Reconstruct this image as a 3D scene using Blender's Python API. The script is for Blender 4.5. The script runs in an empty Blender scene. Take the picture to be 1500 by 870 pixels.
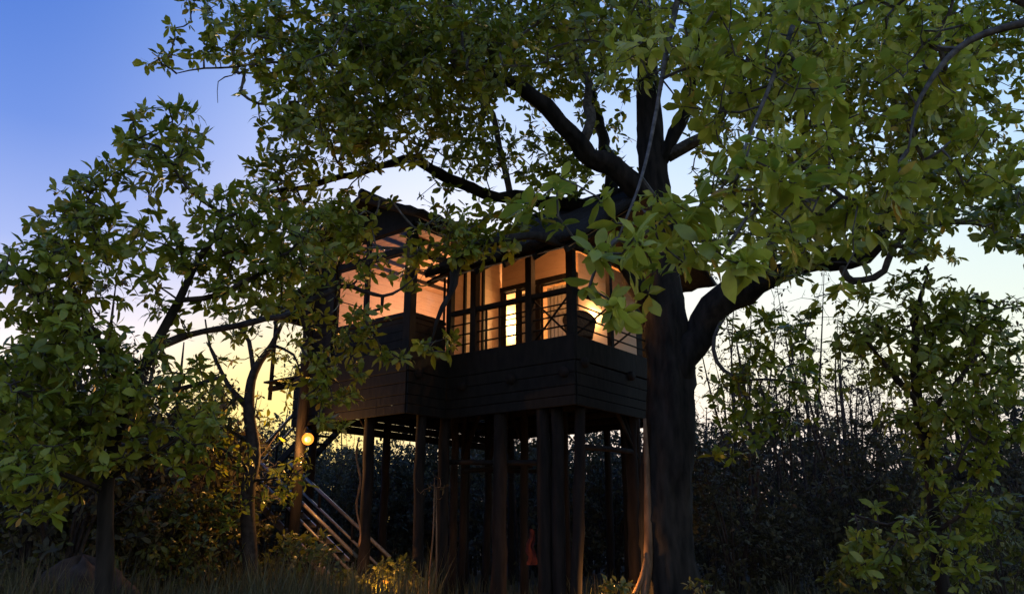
import bpy, math, random
import numpy as np
from mathutils import Matrix, Vector

rad = math.radians
SC = bpy.context.scene
COL = SC.collection
rng = np.random.default_rng(7)
random.seed(7)

# ------------------------------------------------------------------ camera
F = 1177.0                      # focal length in photograph pixels (1500 x 870)
PITCH = rad(16.3)
CAM = np.array([0.0, 0.0, 1.6])
cd = bpy.data.cameras.new('camera')
cam = bpy.data.objects.new('camera', cd)
COL.objects.link(cam)
cd.sensor_fit = 'HORIZONTAL'
cd.sensor_width = 36.0
cd.lens = 36.0 * F / 1500.0
cd.clip_start = 0.05
cd.clip_end = 3000.0
cam.location = CAM
cam.rotation_euler = (math.pi / 2 + PITCH, 0, 0)
SC.camera = cam

# ------------------------------------------------------------------ sky, sun, exposure
SUN_EL, SUN_AZ = 1.2, -16.0     # degrees; azimuth from the view axis, negative to the left
w = bpy.data.worlds.new('World')
SC.world = w
w.use_nodes = True
wn, wl = w.node_tree.nodes, w.node_tree.links
sky = wn.new('ShaderNodeTexSky')
sky.sky_type = 'NISHITA'
sky.sun_disc = False
sky.sun_elevation = rad(SUN_EL)
sky.sun_rotation = rad(SUN_AZ)
sky.altitude = 300
sky.air_density = 1.0
sky.dust_density = 1.6
sky.ozone_density = 3.0
# the photograph's highlights are rolled off: x / (x + 1)
add1 = wn.new('ShaderNodeVectorMath'); add1.operation = 'ADD'; add1.inputs[1].default_value = (0.20, 0.20, 0.20)
div = wn.new('ShaderNodeVectorMath'); div.operation = 'DIVIDE'
wl.new(sky.outputs[0], add1.inputs[0])
wl.new(sky.outputs[0], div.inputs[0])
wl.new(add1.outputs[0], div.inputs[1])
# dusk tint by height above the horizon
tc = wn.new('ShaderNodeTexCoord')
sep = wn.new('ShaderNodeSeparateXYZ')
wl.new(tc.outputs['Generated'], sep.inputs[0])
ramp = wn.new('ShaderNodeValToRGB')
wl.new(sep.outputs['Z'], ramp.inputs[0])
e = ramp.color_ramp.elements
e[0].position = 0.0; e[0].color = (0.98, 0.70, 0.66, 1)
e[1].position = 0.68; e[1].color = (0.09, 0.185, 0.53, 1)
for p, c in ((0.07, (0.90, 0.72, 0.64, 1)), (0.18, (0.90, 0.80, 0.74, 1)), (0.30, (0.36, 0.43, 0.71, 1)), (0.42, (0.175, 0.275, 0.63, 1)), (0.54, (0.11, 0.21, 0.57, 1))):
    k = e.new(p); k.color = c
# towards the left of the view the dusk is a deeper blue, elsewhere a paler lavender
ramp2 = wn.new('ShaderNodeValToRGB')
wl.new(sep.outputs['Z'], ramp2.inputs[0])
e2_ = ramp2.color_ramp.elements
e2_[0].position = 0.0; e2_[0].color = (0.98, 0.70, 0.66, 1)
e2_[1].position = 0.72; e2_[1].color = (0.27, 0.38, 0.76, 1)
for p, c in ((0.07, (0.94, 0.76, 0.72, 1)), (0.18, (0.97, 0.86, 0.66, 1)), (0.30, (0.92, 0.85, 0.76, 1)), (0.42, (0.74, 0.76, 0.89, 1)), (0.55, (0.48, 0.57, 0.84, 1))):
    k = e2_.new(p); k.color = c
side = wn.new('ShaderNodeMapRange'); side.interpolation_type = 'SMOOTHSTEP'
side.inputs['From Min'].default_value = -0.52; side.inputs['From Max'].default_value = -0.05
wl.new(sep.outputs['X'], side.inputs['Value'])
rmix = wn.new('ShaderNodeMix'); rmix.data_type = 'RGBA'
wl.new(side.outputs[0], rmix.inputs['Factor'])
wl.new(ramp.outputs[0], rmix.inputs['A'])
wl.new(ramp2.outputs[0], rmix.inputs['B'])
mul = wn.new('ShaderNodeVectorMath'); mul.operation = 'MULTIPLY'
wl.new(div.outputs[0], mul.inputs[0])
wl.new(rmix.outputs['Result'], mul.inputs[1])
# warm glow round the place where the sun went down
sdir = (math.sin(rad(SUN_AZ)), math.cos(rad(SUN_AZ)), 0.04)
dt = wn.new('ShaderNodeVectorMath'); dt.operation = 'DOT_PRODUCT'
dt.inputs[1].default_value = sdir
wl.new(tc.outputs['Generated'], dt.inputs[0])
gr = wn.new('ShaderNodeMapRange'); gr.interpolation_type = 'SMOOTHSTEP'
gr.inputs['From Min'].default_value = 0.968; gr.inputs['From Max'].default_value = 1.0
wl.new(dt.outputs['Value'], gr.inputs['Value'])
gl = wn.new('ShaderNodeMix'); gl.data_type = 'RGBA'; gl.blend_type = 'MULTIPLY'
wl.new(gr.outputs[0], gl.inputs['Factor'])
wl.new(mul.outputs[0], gl.inputs['A'])
gl.inputs['B'].default_value = (0.96, 0.88, 0.36, 1)
wl.new(gl.outputs['Result'], wn['Background'].inputs[0])
wn['Background'].inputs[1].default_value = 0.15

sd = bpy.data.lights.new('sun', 'SUN')
sd.energy = 0.06
sd.angle = rad(6)
sd.color = (1.0, 0.72, 0.42)
sun = bpy.data.objects.new('sun', sd)
COL.objects.link(sun)
tosun = Vector((math.sin(rad(SUN_AZ)) * math.cos(rad(SUN_EL)), math.cos(rad(SUN_AZ)) * math.cos(rad(SUN_EL)), math.sin(rad(SUN_EL))))
sun.rotation_euler = tosun.to_track_quat('Z', 'Y').to_euler()

vs = SC.view_settings
vs.view_transform = 'Standard'
vs.look = 'None'
vs.exposure = 3.35
vs.gamma = 1.0
vs.use_curve_mapping = False
SC.render.engine = 'CYCLES'
SC.cycles.use_denoising = True
SC.cycles.max_bounces = 6
SC.cycles.diffuse_bounces = 3
SC.cycles.transmission_bounces = 4
SC.cycles.transparent_max_bounces = 8

# ------------------------------------------------------------------ helpers
CP, SP = math.cos(PITCH), math.sin(PITCH)


def at(px, py, Y):
    """photograph pixel + distance along the ground (m) -> world point"""
    cx, cy = (px - 750.0) / F, (435.0 - py) / F
    d = np.array([cx, CP - cy * SP, SP + cy * CP])
    return CAM + d * (Y / d[1])


def ground(x, y):
    return 0.10 * math.sin(x * 0.35 + 1.0) * math.cos(y * 0.27) + 0.05 * math.sin(x * 0.9 + y * 0.7)


def link(o, parent=None):
    COL.objects.link(o)
    if parent is not None:
        o.parent = parent
    return o


def tag(o, label=None, cat=None, group=None, kind=None):
    if label: o['label'] = label
    if cat: o['category'] = cat
    if group: o['group'] = group
    if kind: o['kind'] = kind
    return o


def empty(name, loc=(0, 0, 0), rz=0.0):
    o = bpy.data.objects.new(name, None)
    o.location = loc
    o.rotation_euler = (0, 0, rz)
    o.empty_display_size = 0.2
    return link(o)


def np_mesh(name, V, tris=None, quads=None, mat=None, var=None, smooth=False):
    me = bpy.data.meshes.new(name)
    V = np.asarray(V, dtype=np.float32)
    parts, starts, tot = [], [], 0
    if tris is not None and len(tris):
        t = np.asarray(tris, dtype=np.int32)
        parts.append(t.ravel()); starts.append(np.arange(len(t)) * 3); tot = len(t) * 3
    if quads is not None and len(quads):
        q = np.asarray(quads, dtype=np.int32)
        starts.append(tot + np.arange(len(q)) * 4); parts.append(q.ravel())
    loops = np.concatenate(parts); st = np.concatenate(starts).astype(np.int32)
    me.vertices.add(len(V)); me.vertices.foreach_set('co', V.ravel())
    me.loops.add(len(loops)); me.loops.foreach_set('vertex_index', loops)
    me.polygons.add(len(st)); me.polygons.foreach_set('loop_start', st)
    me.polygons.foreach_set('use_smooth', np.full(len(st), bool(smooth)))
    if var is not None:
        a = me.attributes.new('var', 'FLOAT', 'POINT')
        a.data.foreach_set('value', np.asarray(var, dtype=np.float32))
    me.update(calc_edges=True)
    if mat is not None:
        me.materials.append(mat)
    return me


def mesh_obj(name, me, parent=None, loc=None):
    o = bpy.data.objects.new(name, me)
    if loc is not None:
        o.location = loc
    return link(o, parent)


# ------------------------------------------------------------------ materials
def new_mat(name):
    m = bpy.data.materials.new(name)
    m.use_nodes = True
    return m, m.node_tree.nodes, m.node_tree.links


def noise_mat(name, c1, c2, scale=6.0, rough=0.85, bump=0.3, stretch=(1, 1, 1), spec=0.25, detail=6.0, metal=0.0):
    m, n, l = new_mat(name)
    b = n['Principled BSDF']
    g = n.new('ShaderNodeNewGeometry')
    mp = n.new('ShaderNodeMapping'); mp.inputs['Scale'].default_value = stretch
    l.new(g.outputs['Position'], mp.inputs['Vector'])
    t = n.new('ShaderNodeTexNoise'); t.inputs['Scale'].default_value = scale; t.inputs['Detail'].default_value = detail
    l.new(mp.outputs[0], t.inputs['Vector'])
    r = n.new('ShaderNodeValToRGB')
    r.color_ramp.elements[0].position = 0.32; r.color_ramp.elements[0].color = (*c1, 1)
    r.color_ramp.elements[1].position = 0.70; r.color_ramp.elements[1].color = (*c2, 1)
    l.new(t.outputs['Fac'], r.inputs[0]); l.new(r.outputs[0], b.inputs['Base Color'])
    b.inputs['Roughness'].default_value = rough
    b.inputs['Specular IOR Level'].default_value = spec
    b.inputs['Metallic'].default_value = metal
    if bump:
        bp = n.new('ShaderNodeBump'); bp.inputs['Strength'].default_value = bump; bp.inputs['Distance'].default_value = 0.03
        l.new(t.outputs['Fac'], bp.inputs['Height']); l.new(bp.outputs[0], b.inputs['Normal'])
    return m


def leaf_mat(name, c_dark, c_mid, c_light, trans=0.4, rough=0.38):
    """leaf: reflects and lets light through; 'var' (per leaf) mixes three leaf colours"""
    m, n, l = new_mat(name)
    b = n['Principled BSDF']
    a = n.new('ShaderNodeAttribute'); a.attribute_name = 'var'
    r = n.new('ShaderNodeValToRGB')
    r.color_ramp.elements[0].position = 0.0; r.color_ramp.elements[0].color = (*c_dark, 1)
    r.color_ramp.elements[1].position = 1.0; r.color_ramp.elements[1].color = (*c_light, 1)
    k = r.color_ramp.elements.new(0.5); k.color = (*c_mid, 1)
    k = r.color_ramp.elements.new(0.94); k.color = (*c_light, 1)
    r.color_ramp.elements[-1].color = (c_light[0] * 1.15, c_light[1] * .78, c_light[2], 1)
    l.new(a.outputs['Fac'], r.inputs[0])
    g = n.new('ShaderNodeNewGeometry')
    t = n.new('ShaderNodeTexNoise'); t.inputs['Scale'].default_value = 9.0; t.inputs['Detail'].default_value = 3.0
    l.new(g.outputs['Position'], t.inputs['Vector'])
    mr = n.new('ShaderNodeMapRange'); mr.inputs['To Min'].default_value = 0.65; mr.inputs['To Max'].default_value = 1.3
    l.new(t.outputs['Fac'], mr.inputs['Value'])
    mx = n.new('ShaderNodeVectorMath'); mx.operation = 'SCALE'
    l.new(r.outputs[0], mx.inputs[0]); l.new(mr.outputs[0], mx.inputs['Scale'])
    l.new(mx.outputs[0], b.inputs['Base Color'])
    b.inputs['Roughness'].default_value = rough
    b.inputs['Specular IOR Level'].default_value = 0.5
    tr = n.new('ShaderNodeBsdfTranslucent')
    l.new(mx.outputs[0], tr.inputs['Color'])
    ms = n.new('ShaderNodeMixShader'); ms.inputs[0].default_value = trans
    l.new(b.outputs[0], ms.inputs[1]); l.new(tr.outputs[0], ms.inputs[2])
    l.new(ms.outputs[0], n['Material Output'].inputs['Surface'])
    return m


def paper_mat(name, col, strength, through=.75):
    """thin paper lamp shade: glows and lets the bulb's light through"""
    m, n, l = new_mat(name)
    n.remove(n['Principled BSDF'])
    em = n.new('ShaderNodeEmission'); em.inputs[0].default_value = (*col, 1); em.inputs[1].default_value = strength
    t = n.new('ShaderNodeBsdfTransparent'); t.inputs[0].default_value = (1, .96, .9, 1)
    ms = n.new('ShaderNodeMixShader'); ms.inputs[0].default_value = through
    l.new(em.outputs[0], ms.inputs[1]); l.new(t.outputs[0], ms.inputs[2])
    l.new(ms.outputs[0], n['Material Output'].inputs['Surface'])
    return m


def emit_mat(name, col, strength):
    m, n, l = new_mat(name)
    b = n['Principled BSDF']
    b.inputs['Base Color'].default_value = (*col, 1)
    b.inputs['Emission Color'].default_value = (*col, 1)
    b.inputs['Emission Strength'].default_value = strength
    return m


def glass_mat(name):
    m, n, l = new_mat(name)
    n.remove(n['Principled BSDF'])
    t = n.new('ShaderNodeBsdfTransparent'); t.inputs[0].default_value = (0.93, 0.95, 0.94, 1)
    g = n.new('ShaderNodeBsdfGlossy'); g.inputs['Roughness'].default_value = 0.03
    lw = n.new('ShaderNodeFresnel'); lw.inputs[0].default_value = 1.35
    ms = n.new('ShaderNodeMixShader')
    gm = n.new('ShaderNodeNewGeometry')
    iv = n.new('ShaderNodeMath'); iv.operation = 'SUBTRACT'; iv.inputs[0].default_value = 1.0
    l.new(gm.outputs['Backfacing'], iv.inputs[1])
    mm = n.new('ShaderNodeMath'); mm.operation = 'MULTIPLY'
    l.new(lw.outputs[0], mm.inputs[0]); l.new(iv.outputs[0], mm.inputs[1])
    l.new(mm.outputs[0], ms.inputs[0]); l.new(t.outputs[0], ms.inputs[1]); l.new(g.outputs[0], ms.inputs[2])
    l.new(ms.outputs[0], n['Material Output'].inputs['Surface'])
    return m


M = {}
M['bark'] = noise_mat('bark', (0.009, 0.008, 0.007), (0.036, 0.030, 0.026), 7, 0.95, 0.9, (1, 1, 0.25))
M['twig_grey'] = noise_mat('twig_bark', (0.05, 0.045, 0.04), (0.14, 0.125, 0.115), 12, 0.9, 0.4)
M['twig_dark'] = noise_mat('thicket_bark', (0.025, 0.02, 0.018), (0.07, 0.055, 0.05), 9, 0.95, 0.3)
M['leaf'] = leaf_mat('broad_leaf_shaded', (0.10, 0.13, 0.012), (0.21, 0.25, 0.019), (0.34, 0.37, 0.032), 0.42)  # big tree's leaves coloured darker to imitate light fading with distance
M['leaf_near_lit'] = leaf_mat('near_lit_leaf', (0.24, 0.28, 0.028), (0.40, 0.45, 0.045), (0.55, 0.58, 0.08), 0.45)  # near leaves coloured lighter, as if more light reached them
M['leaf_left'] = leaf_mat('glossy_leaf', (0.11, 0.145, 0.015), (0.215, 0.255, 0.024), (0.33, 0.365, 0.04), 0.45)
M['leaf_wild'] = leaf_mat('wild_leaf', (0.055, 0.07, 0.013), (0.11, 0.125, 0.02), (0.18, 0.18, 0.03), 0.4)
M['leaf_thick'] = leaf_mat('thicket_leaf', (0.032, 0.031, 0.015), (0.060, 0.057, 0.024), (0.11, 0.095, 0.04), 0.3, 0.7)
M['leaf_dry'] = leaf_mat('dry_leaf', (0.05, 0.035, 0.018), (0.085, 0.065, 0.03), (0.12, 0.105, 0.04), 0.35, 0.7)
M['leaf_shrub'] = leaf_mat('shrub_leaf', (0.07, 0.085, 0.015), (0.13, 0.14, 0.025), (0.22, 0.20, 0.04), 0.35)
M['ground'] = noise_mat('ground_soil', (0.022, 0.018, 0.012), (0.055, 0.044, 0.028), 1.6, 0.95, 0.6)
M['root'] = noise_mat('root_bark', (0.10, 0.055, 0.03), (0.24, 0.14, 0.08), 9.0, 0.85, 0.7, (1, 1, .3))
M['mound'] = noise_mat('mound_soil', (0.030, 0.020, 0.015), (0.075, 0.050, 0.036), 5.0, 0.95, 0.9)
M['grass'] = leaf_mat('grass_blade', (0.035, 0.04, 0.015), (0.075, 0.075, 0.03), (0.14, 0.125, 0.055), 0.35, 0.7)
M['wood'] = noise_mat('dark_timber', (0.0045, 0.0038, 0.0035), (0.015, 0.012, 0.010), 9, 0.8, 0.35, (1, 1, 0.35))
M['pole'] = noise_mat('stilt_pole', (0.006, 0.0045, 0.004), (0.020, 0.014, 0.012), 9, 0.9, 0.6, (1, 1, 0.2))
M['rail'] = noise_mat('smooth_rail', (0.13, 0.10, 0.085), (0.22, 0.18, 0.15), 14, 0.3, 0.1, spec=0.5)
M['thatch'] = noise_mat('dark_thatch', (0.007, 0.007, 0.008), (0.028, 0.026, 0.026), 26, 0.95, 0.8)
M['plank'] = noise_mat('pale_plank', (0.52, 0.37, 0.265), (0.59, 0.43, 0.31), 3, 0.6, 0.0, (1, 1, 2))
M['ceiling'] = noise_mat('ceiling_board', (0.40, 0.24, 0.13), (0.56, 0.36, 0.20), 5, 0.6, 0.08, (1, 1, 1))
M['curtain'] = noise_mat('curtain_cloth', (0.55, 0.48, 0.46), (0.72, 0.66, 0.64), 5, 0.9, 0.1)
M['glass'] = glass_mat('window_glass')
M['metal'] = noise_mat('lamp_metal', (0.03, 0.028, 0.026), (0.07, 0.065, 0.06), 20, 0.45, 0.05, spec=0.5, metal=0.6)
M['globe'] = paper_mat('lamp_globe', (1.0, 0.27, 0.03), 0.24, .2)
M['bulb'] = emit_mat('lamp_bulb', (1.0, 0.62, 0.20), 0.8)
M['shade'] = paper_mat('lamp_shade', (1.0, 0.66, 0.28), 0.8)
M['shade2'] = paper_mat('wall_lamp_shade', (1.0, 0.60, 0.24), 0.5)
M['garden'] = emit_mat('garden_lamp_lens', (1.0, 0.62, 0.22), 0.12)
M['redcloth'] = noise_mat('red_cloth', (0.045, 0.010, 0.009), (0.085, 0.018, 0.015), 12, 0.9, 0.3)
M['wicker'] = noise_mat('wicker', (0.09, 0.05, 0.028), (0.20, 0.12, 0.07), 30, 0.8, 0.4)

# ------------------------------------------------------------------ tubes


def catmull(P, R, step):
    P = np.asarray(P, float); R = np.asarray(R, float)
    if len(P) == 2:
        n = max(2, int(np.linalg.norm(P[1] - P[0]) / step) + 1)
        t = np.linspace(0, 1, n)[:, None]
        return P[0] + (P[1] - P[0]) * t, R[0] + (R[1] - R[0]) * t[:, 0]
    Q = np.vstack([2 * P[0] - P[1], P, 2 * P[-1] - P[-2]])
    op, orr = [], []
    for i in range(len(P) - 1):
        p0, p1, p2, p3 = Q[i], Q[i + 1], Q[i + 2], Q[i + 3]
        n = max(2, int(np.linalg.norm(p2 - p1) / step))
        t = (np.arange(n) / n)[:, None]
        op.append(0.5 * ((2 * p1) + (-p0 + p2) * t + (2 * p0 - 5 * p1 + 4 * p2 - p3) * t ** 2 + (-p0 + 3 * p1 - 3 * p2 + p3) * t ** 3))
        orr.append(R[i] + (R[i + 1] - R[i]) * t[:, 0])
    op.append(P[-1:]); orr.append(R[-1:])
    return np.vstack(op), np.concatenate(orr)


def tube(P, R, sides=10, rough=0.0, seed=0, cap=True, ridge=None):
    """swept tube through points P with radii R -> verts, tris, quads"""
    P = np.asarray(P, float); n = len(P)
    T = np.gradient(P, axis=0)
    T /= np.linalg.norm(T, axis=1)[:, None] + 1e-9
    ref = np.array([0.31, 0.95, 0.05]) if abs(T[0][2]) > 0.5 else np.array([0, 0, 1.0])
    N = np.zeros_like(P)
    v = ref - T[0] * ref.dot(T[0]); v /= np.linalg.norm(v)
    for i in range(n):
        v = v - T[i] * v.dot(T[i]); v /= np.linalg.norm(v) + 1e-9
        N[i] = v
    B = np.cross(T, N)
    a = np.arange(sides) / sides * 2 * math.pi
    r = np.repeat(np.asarray(R)[:, None], sides, 1)
    if rough:
        g = np.random.default_rng(seed)
        ph = g.uniform(0, 6.28, 6)
        L = np.concatenate([[0], np.cumsum(np.linalg.norm(np.diff(P, axis=0), axis=1))])
        for k, (m, f) in enumerate(((2, 0.9), (3, 1.7), (5, 0.6), (7, 1.1), (4, 3.1))):
            r = r * (1 + rough * np.sin(m * a[None] + ph[k] + f * L[:, None]) * np.cos(f * 1.3 * L[:, None] + ph[(k + 2) % 6]) / (1 + 0.25 * k))
        r = r * (1 + rough * 0.5 * g.standard_normal(r.shape))
    if ridge is not None:
        r = r * ridge(a[None], np.arange(n)[:, None])
    V = P[:, None] + r[..., None] * (np.cos(a)[None, :, None] * N[:, None] + np.sin(a)[None, :, None] * B[:, None])
    V = V.reshape(-1, 3)
    i, j = np.meshgrid(np.arange(n - 1), np.arange(sides), indexing='ij')
    j2 = (j + 1) % sides
    q = np.stack([i * sides + j, i * sides + j2, (i + 1) * sides + j2, (i + 1) * sides + j], -1).reshape(-1, 4)
    t = np.zeros((0, 3), int)
    if cap:
        V = np.vstack([V, P[:1], P[-1:]])
        c0, c1 = len(V) - 2, len(V) - 1
        jj = np.arange(sides); k2 = (jj + 1) % sides
        t = np.vstack([np.stack([np.full(sides, c0), k2, jj], -1),
                       np.stack([np.full(sides, c1), (n - 1) * sides + jj, (n - 1) * sides + k2], -1)])
    return V, t, q


def frusta(A, Bp, ra, rb, sides=4):
    """many straight tapered twigs at once"""
    A = np.asarray(A); Bp = np.asarray(Bp); n = len(A)
    T = Bp - A; T /= np.linalg.norm(T, axis=1)[:, None] + 1e-9
    ref = np.where(np.abs(T[:, 2:3]) > 0.9, np.array([[1.0, 0, 0]]), np.array([[0, 0, 1.0]]))
    U = np.cross(T, ref); U /= np.linalg.norm(U, axis=1)[:, None] + 1e-9
    W = np.cross(T, U)
    a = np.arange(sides) / sides * 2 * math.pi
    ring = np.cos(a)[None, :, None] * U[:, None] + np.sin(a)[None, :, None] * W[:, None]
    V = np.concatenate([A[:, None] + ring * np.asarray(ra)[:, None, None], Bp[:, None] + ring * np.asarray(rb)[:, None, None]], 1).reshape(-1, 3)
    k = np.arange(n)[:, None] * 2 * sides
    j = np.arange(sides)[None]; j2 = (j + 1) % sides
    q = np.stack([k + j, k + j2, k + sides + j2, k + sides + j], -1).reshape(-1, 4)
    return V, q


# ------------------------------------------------------------------ leaves
def leaf_template(kind, droop, wsc, bend, cup):
    """(verts, tris): x along the leaf, y across, z up; length 1"""
    if kind == 'fine':
        xs = [0.0, 0.12, 0.32, 0.55, 0.76, 0.90]
        ws = [0.010, 0.030, 0.125, 0.190, 0.155, 0.075]
        V, T = [], []
        for i, (x, wd) in enumerate(zip(xs, ws)):
            z = -droop * x * x + .02 * math.sin(x * 9)
            wd *= wsc; y = bend * x * x
            wv = .02 * math.sin(i * 2.1 + droop * 9)
            V += [(x, y - wd, z + wd * cup + wv), (x, y, z), (x, y + wd, z + wd * cup - wv)]
        V.append((1.0, bend, -droop))
        for i in range(len(xs) - 1):
            a, b = i * 3, i * 3 + 3
            T += [(a, b, b + 1), (a, b + 1, a + 1), (a + 1, b + 1, b + 2), (a + 1, b + 2, a + 2)]
        a = (len(xs) - 1) * 3
        T += [(a, a + 3, a + 1), (a + 1, a + 3, a + 2)]
        return np.array(V), np.array(T)
    c4 = .04 + .1 * (cup - .3)
    V = np.array([(0, 0, 0), (0.36, bend * .13 - 0.15 * wsc, -droop * .15 + c4), (0.36, bend * .13 + 0.15 * wsc, -droop * .15 + c4),
                  (0.70, bend * .5 - 0.175 * wsc, -droop * .5 + c4), (0.70, bend * .5 + 0.175 * wsc, -droop * .5 + c4), (1, bend, -droop)])
    return V, np.array([(0, 1, 2), (1, 3, 4), (1, 4, 2), (3, 5, 4)])


NT = 7
TPL = {k: [leaf_template(k, *a) for a in ((.10, 1.0, .03, .30), (.26, .86, -.08, .45), (.42, 1.08, .05, .20), (.60, .80, .10, .60), (-.10, .95, -.04, .35), (.18, .70, .14, .75), (.34, 1.18, -.12, .10))] for k in ('fine', 'coarse')}
LEAF_MESH = {}


def norm(v):
    return v / (np.linalg.norm(v, axis=-1, keepdims=True) + 1e-9)


def rosettes(C, A, length, mlo=6, mhi=10, g=rng, spread=(30, 95), droop=0.22, back=0.14, tone=None):
    """leaves set round each twig tip -> per-leaf arrays"""
    n = len(C)
    m = g.integers(mlo, mhi + 1, n)
    idx = np.repeat(np.arange(n), m)
    N = len(idx)
    k = np.concatenate([np.arange(x) for x in m])
    a = norm(A)[idx]
    e1 = norm(np.cross(a, np.where(np.abs(a[:, 2:3]) > .9, [[1., 0, 0]], [[0, 0, 1.]])))
    e2 = np.cross(a, e1)
    ph = k * 2.39996 + g.uniform(0, 6.28, n)[idx] + g.normal(0, .35, N)
    th = np.radians(g.uniform(spread[0], spread[1], N))
    d = a * np.cos(th)[:, None] + (e1 * np.cos(ph)[:, None] + e2 * np.sin(ph)[:, None]) * np.sin(th)[:, None]
    d[:, 2] -= g.uniform(0, droop * 2, N)
    d = norm(d)
    nr = a + g.normal(0, .25, (N, 3)); nr[:, 2] += .35
    nr = norm(nr - d * (nr * d).sum(1, keepdims=True))
    pos = C[idx] - a * (g.uniform(0, back, N))[:, None] + d * 0.012
    L = length * g.uniform(.42, 1.28, N) * g.uniform(.8, 1.15, n)[idx]
    base = (g.uniform(0, 1, n) if tone is None else tone)[idx]
    var = np.clip(base * .55 + g.uniform(0, .45, N), 0, .93)
    var[g.uniform(0, 1, N) < .02] = 1.0
    return dict(pos=pos, d=d, n=nr, L=L, var=var, t=g.integers(0, NT, N))


def leaves_mesh(name, lf, kind, mat, wide=1.0):
    Vs, Ts, Cs, off = [], [], [], 0
    for t in range(NT):
        s = lf['t'] == t
        if not s.any():
            continue
        tv, tt = TPL[kind][t]
        d, nr = lf['d'][s], lf['n'][s]
        sd_ = np.cross(nr, d)
        L = lf['L'][s][:, None, None]
        V = lf['pos'][s][:, None] + L * (tv[None, :, 0:1] * d[:, None] + wide * tv[None, :, 1:2] * sd_[:, None] + tv[None, :, 2:3] * nr[:, None])
        n, k = V.shape[:2]
        Vs.append(V.reshape(-1, 3)); Ts.append((tt[None] + (np.arange(n) * k)[:, None, None] + off).reshape(-1, 3))
        Cs.append(np.repeat(lf['var'][s], k)); off += n * k
    return np_mesh(name, np.vstack(Vs), np.vstack(Ts), None, mat, np.concatenate(Cs), smooth=(kind == 'fine'))


def single_leaves(lf, sel, parent, mat, origin, wide=1.0):
    """each selected leaf as an object of its own that shares one of a few leaf meshes"""
    for i in sel:
        t, v = int(lf['t'][i]), int(lf['var'][i] * 4.99)
        key = (mat.name, t, v)
        if key not in LEAF_MESH:
            tv, tt = TPL['fine'][t]
            LEAF_MESH[key] = np_mesh('leaf', tv * np.array([1, wide, 1]), tt, None, mat, np.full(len(tv), (v + .5) / 5), smooth=True)
        o = bpy.data.objects.new('leaf', LEAF_MESH[key])
        d, nr = lf['d'][i], lf['n'][i]
        s = np.cross(nr, d); L = lf['L'][i]
        p = lf['pos'][i] - origin
        mt = Matrix(((d[0] * L, s[0] * L, nr[0] * L, p[0]), (d[1] * L, s[1] * L, nr[1] * L, p[1]), (d[2] * L, s[2] * L, nr[2] * L, p[2]), (0, 0, 0, 1)))
        link(o, parent)
        o.matrix_local = mt


def concat_leaves(ls):
    return {k: np.concatenate([x[k] for x in ls]) for k in ls[0]}


def take(lf, m):
    return {k: v[m] for k, v in lf.items()}


# ------------------------------------------------------------------ growing twigs from limbs to leaf clusters
def grow(nodes, pts, r0=0.0055, bend=0.16, up=0.10, seg=0.22, g=rng, power=0.46):
    """nodes: limb points; pts: twig tips. Each tip joins the nearest wood; returns edges and radii and tip directions"""
    nodes = np.asarray(nodes); pts = np.asarray(pts)
    nl = len(nodes)
    d0 = np.array([np.min(np.sum((nodes - p) ** 2, 1)) for p in pts])
    order = np.argsort(d0)
    cap = nl + len(pts) * 14 + 10
    P = np.zeros((cap, 3)); P[:nl] = nodes
    par = np.full(cap, -1); n = nl
    tips = np.zeros(len(pts), int); tdir = np.zeros((len(pts), 3))
    for i in order:
        p = pts[i]
        j = int(np.argmin(np.sum((P[:n] - p) ** 2, 1)))
        a = P[j]; v = p - a; L = np.linalg.norm(v)
        k = int(min(12, max(1, round(L / seg))))
        off = g.normal(0, 1, 3); off -= v * off.dot(v) / (L * L + 1e-9)
        off = off / (np.linalg.norm(off) + 1e-9) * bend * L * g.uniform(.3, 1)
        off[2] -= up * L
        prev = j
        for s in range(1, k + 1):
            t = s / k
            q = a + v * t + off * (4 * t * (1 - t)) * .5 + (g.normal(0, .018, 3) if s < k else 0)
            P[n] = q; par[n] = prev; prev = n; n += 1
        tips[i] = prev
        dd = P[prev] - P[par[prev]]
        tdir[i] = dd / (np.linalg.norm(dd) + 1e-9)
    w_ = np.zeros(n)
    w_[tips] += 1
    for i in range(n - 1, nl - 1, -1):
        w_[par[i]] += w_[i]
    E = np.arange(nl, n)
    rad_ = r0 * np.power(np.maximum(w_, 1), power)
    rb = rad_[E]
    ra = np.where(par[E] < nl, rb * 1.25, np.minimum(rad_[np.maximum(par[E], 0)], rb * 1.5))
    return P[:n], par[E], E, ra, rb, tdir


COVER = 2.7


def blob_points(blobs, cluster=0.36, g=rng, cov=1.0):
    """blobs: (px, py, distance, half width px, half height px, half depth m, cover)"""
    out = []
    for px, py, Y, rx, ry, rd, cover in blobs:
        cp = (cluster * F / Y) ** 2 * .785
        n = max(1, int(COVER * cov * cover * math.pi * rx * ry / cp))
        a = g.uniform(0, 6.283, n); r = np.sqrt(g.uniform(0, 1, n))
        nc = max(1, n // 6)                      # sprays: tips gather round fewer centres
        own = g.integers(0, nc, n)
        cx_, cz_ = (r * np.cos(a))[own], (r * np.sin(a))[own]
        sg = .34 * F / Y
        jx, jz = g.normal(0, sg / rx, n), g.normal(0, sg / ry, n)
        loose = g.uniform(0, 1, n) < .25
        x_, z_ = np.where(loose, r * np.cos(a), cx_ + jx), np.where(loose, r * np.sin(a), cz_ + jz)
        a = np.arctan2(z_, x_); r = np.minimum(np.hypot(x_, z_), 1.12)
        dc = g.uniform(-1, 1, nc)[own]
        X, Z = px + rx * r * np.cos(a), py + ry * r * np.sin(a)
        D = Y + np.clip(rd * dc + g.normal(0, .22, n), -rd, rd)
        out += [at(x, z, d) for x, z, d in zip(X, Z, D)]
    return np.array(out)


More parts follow.
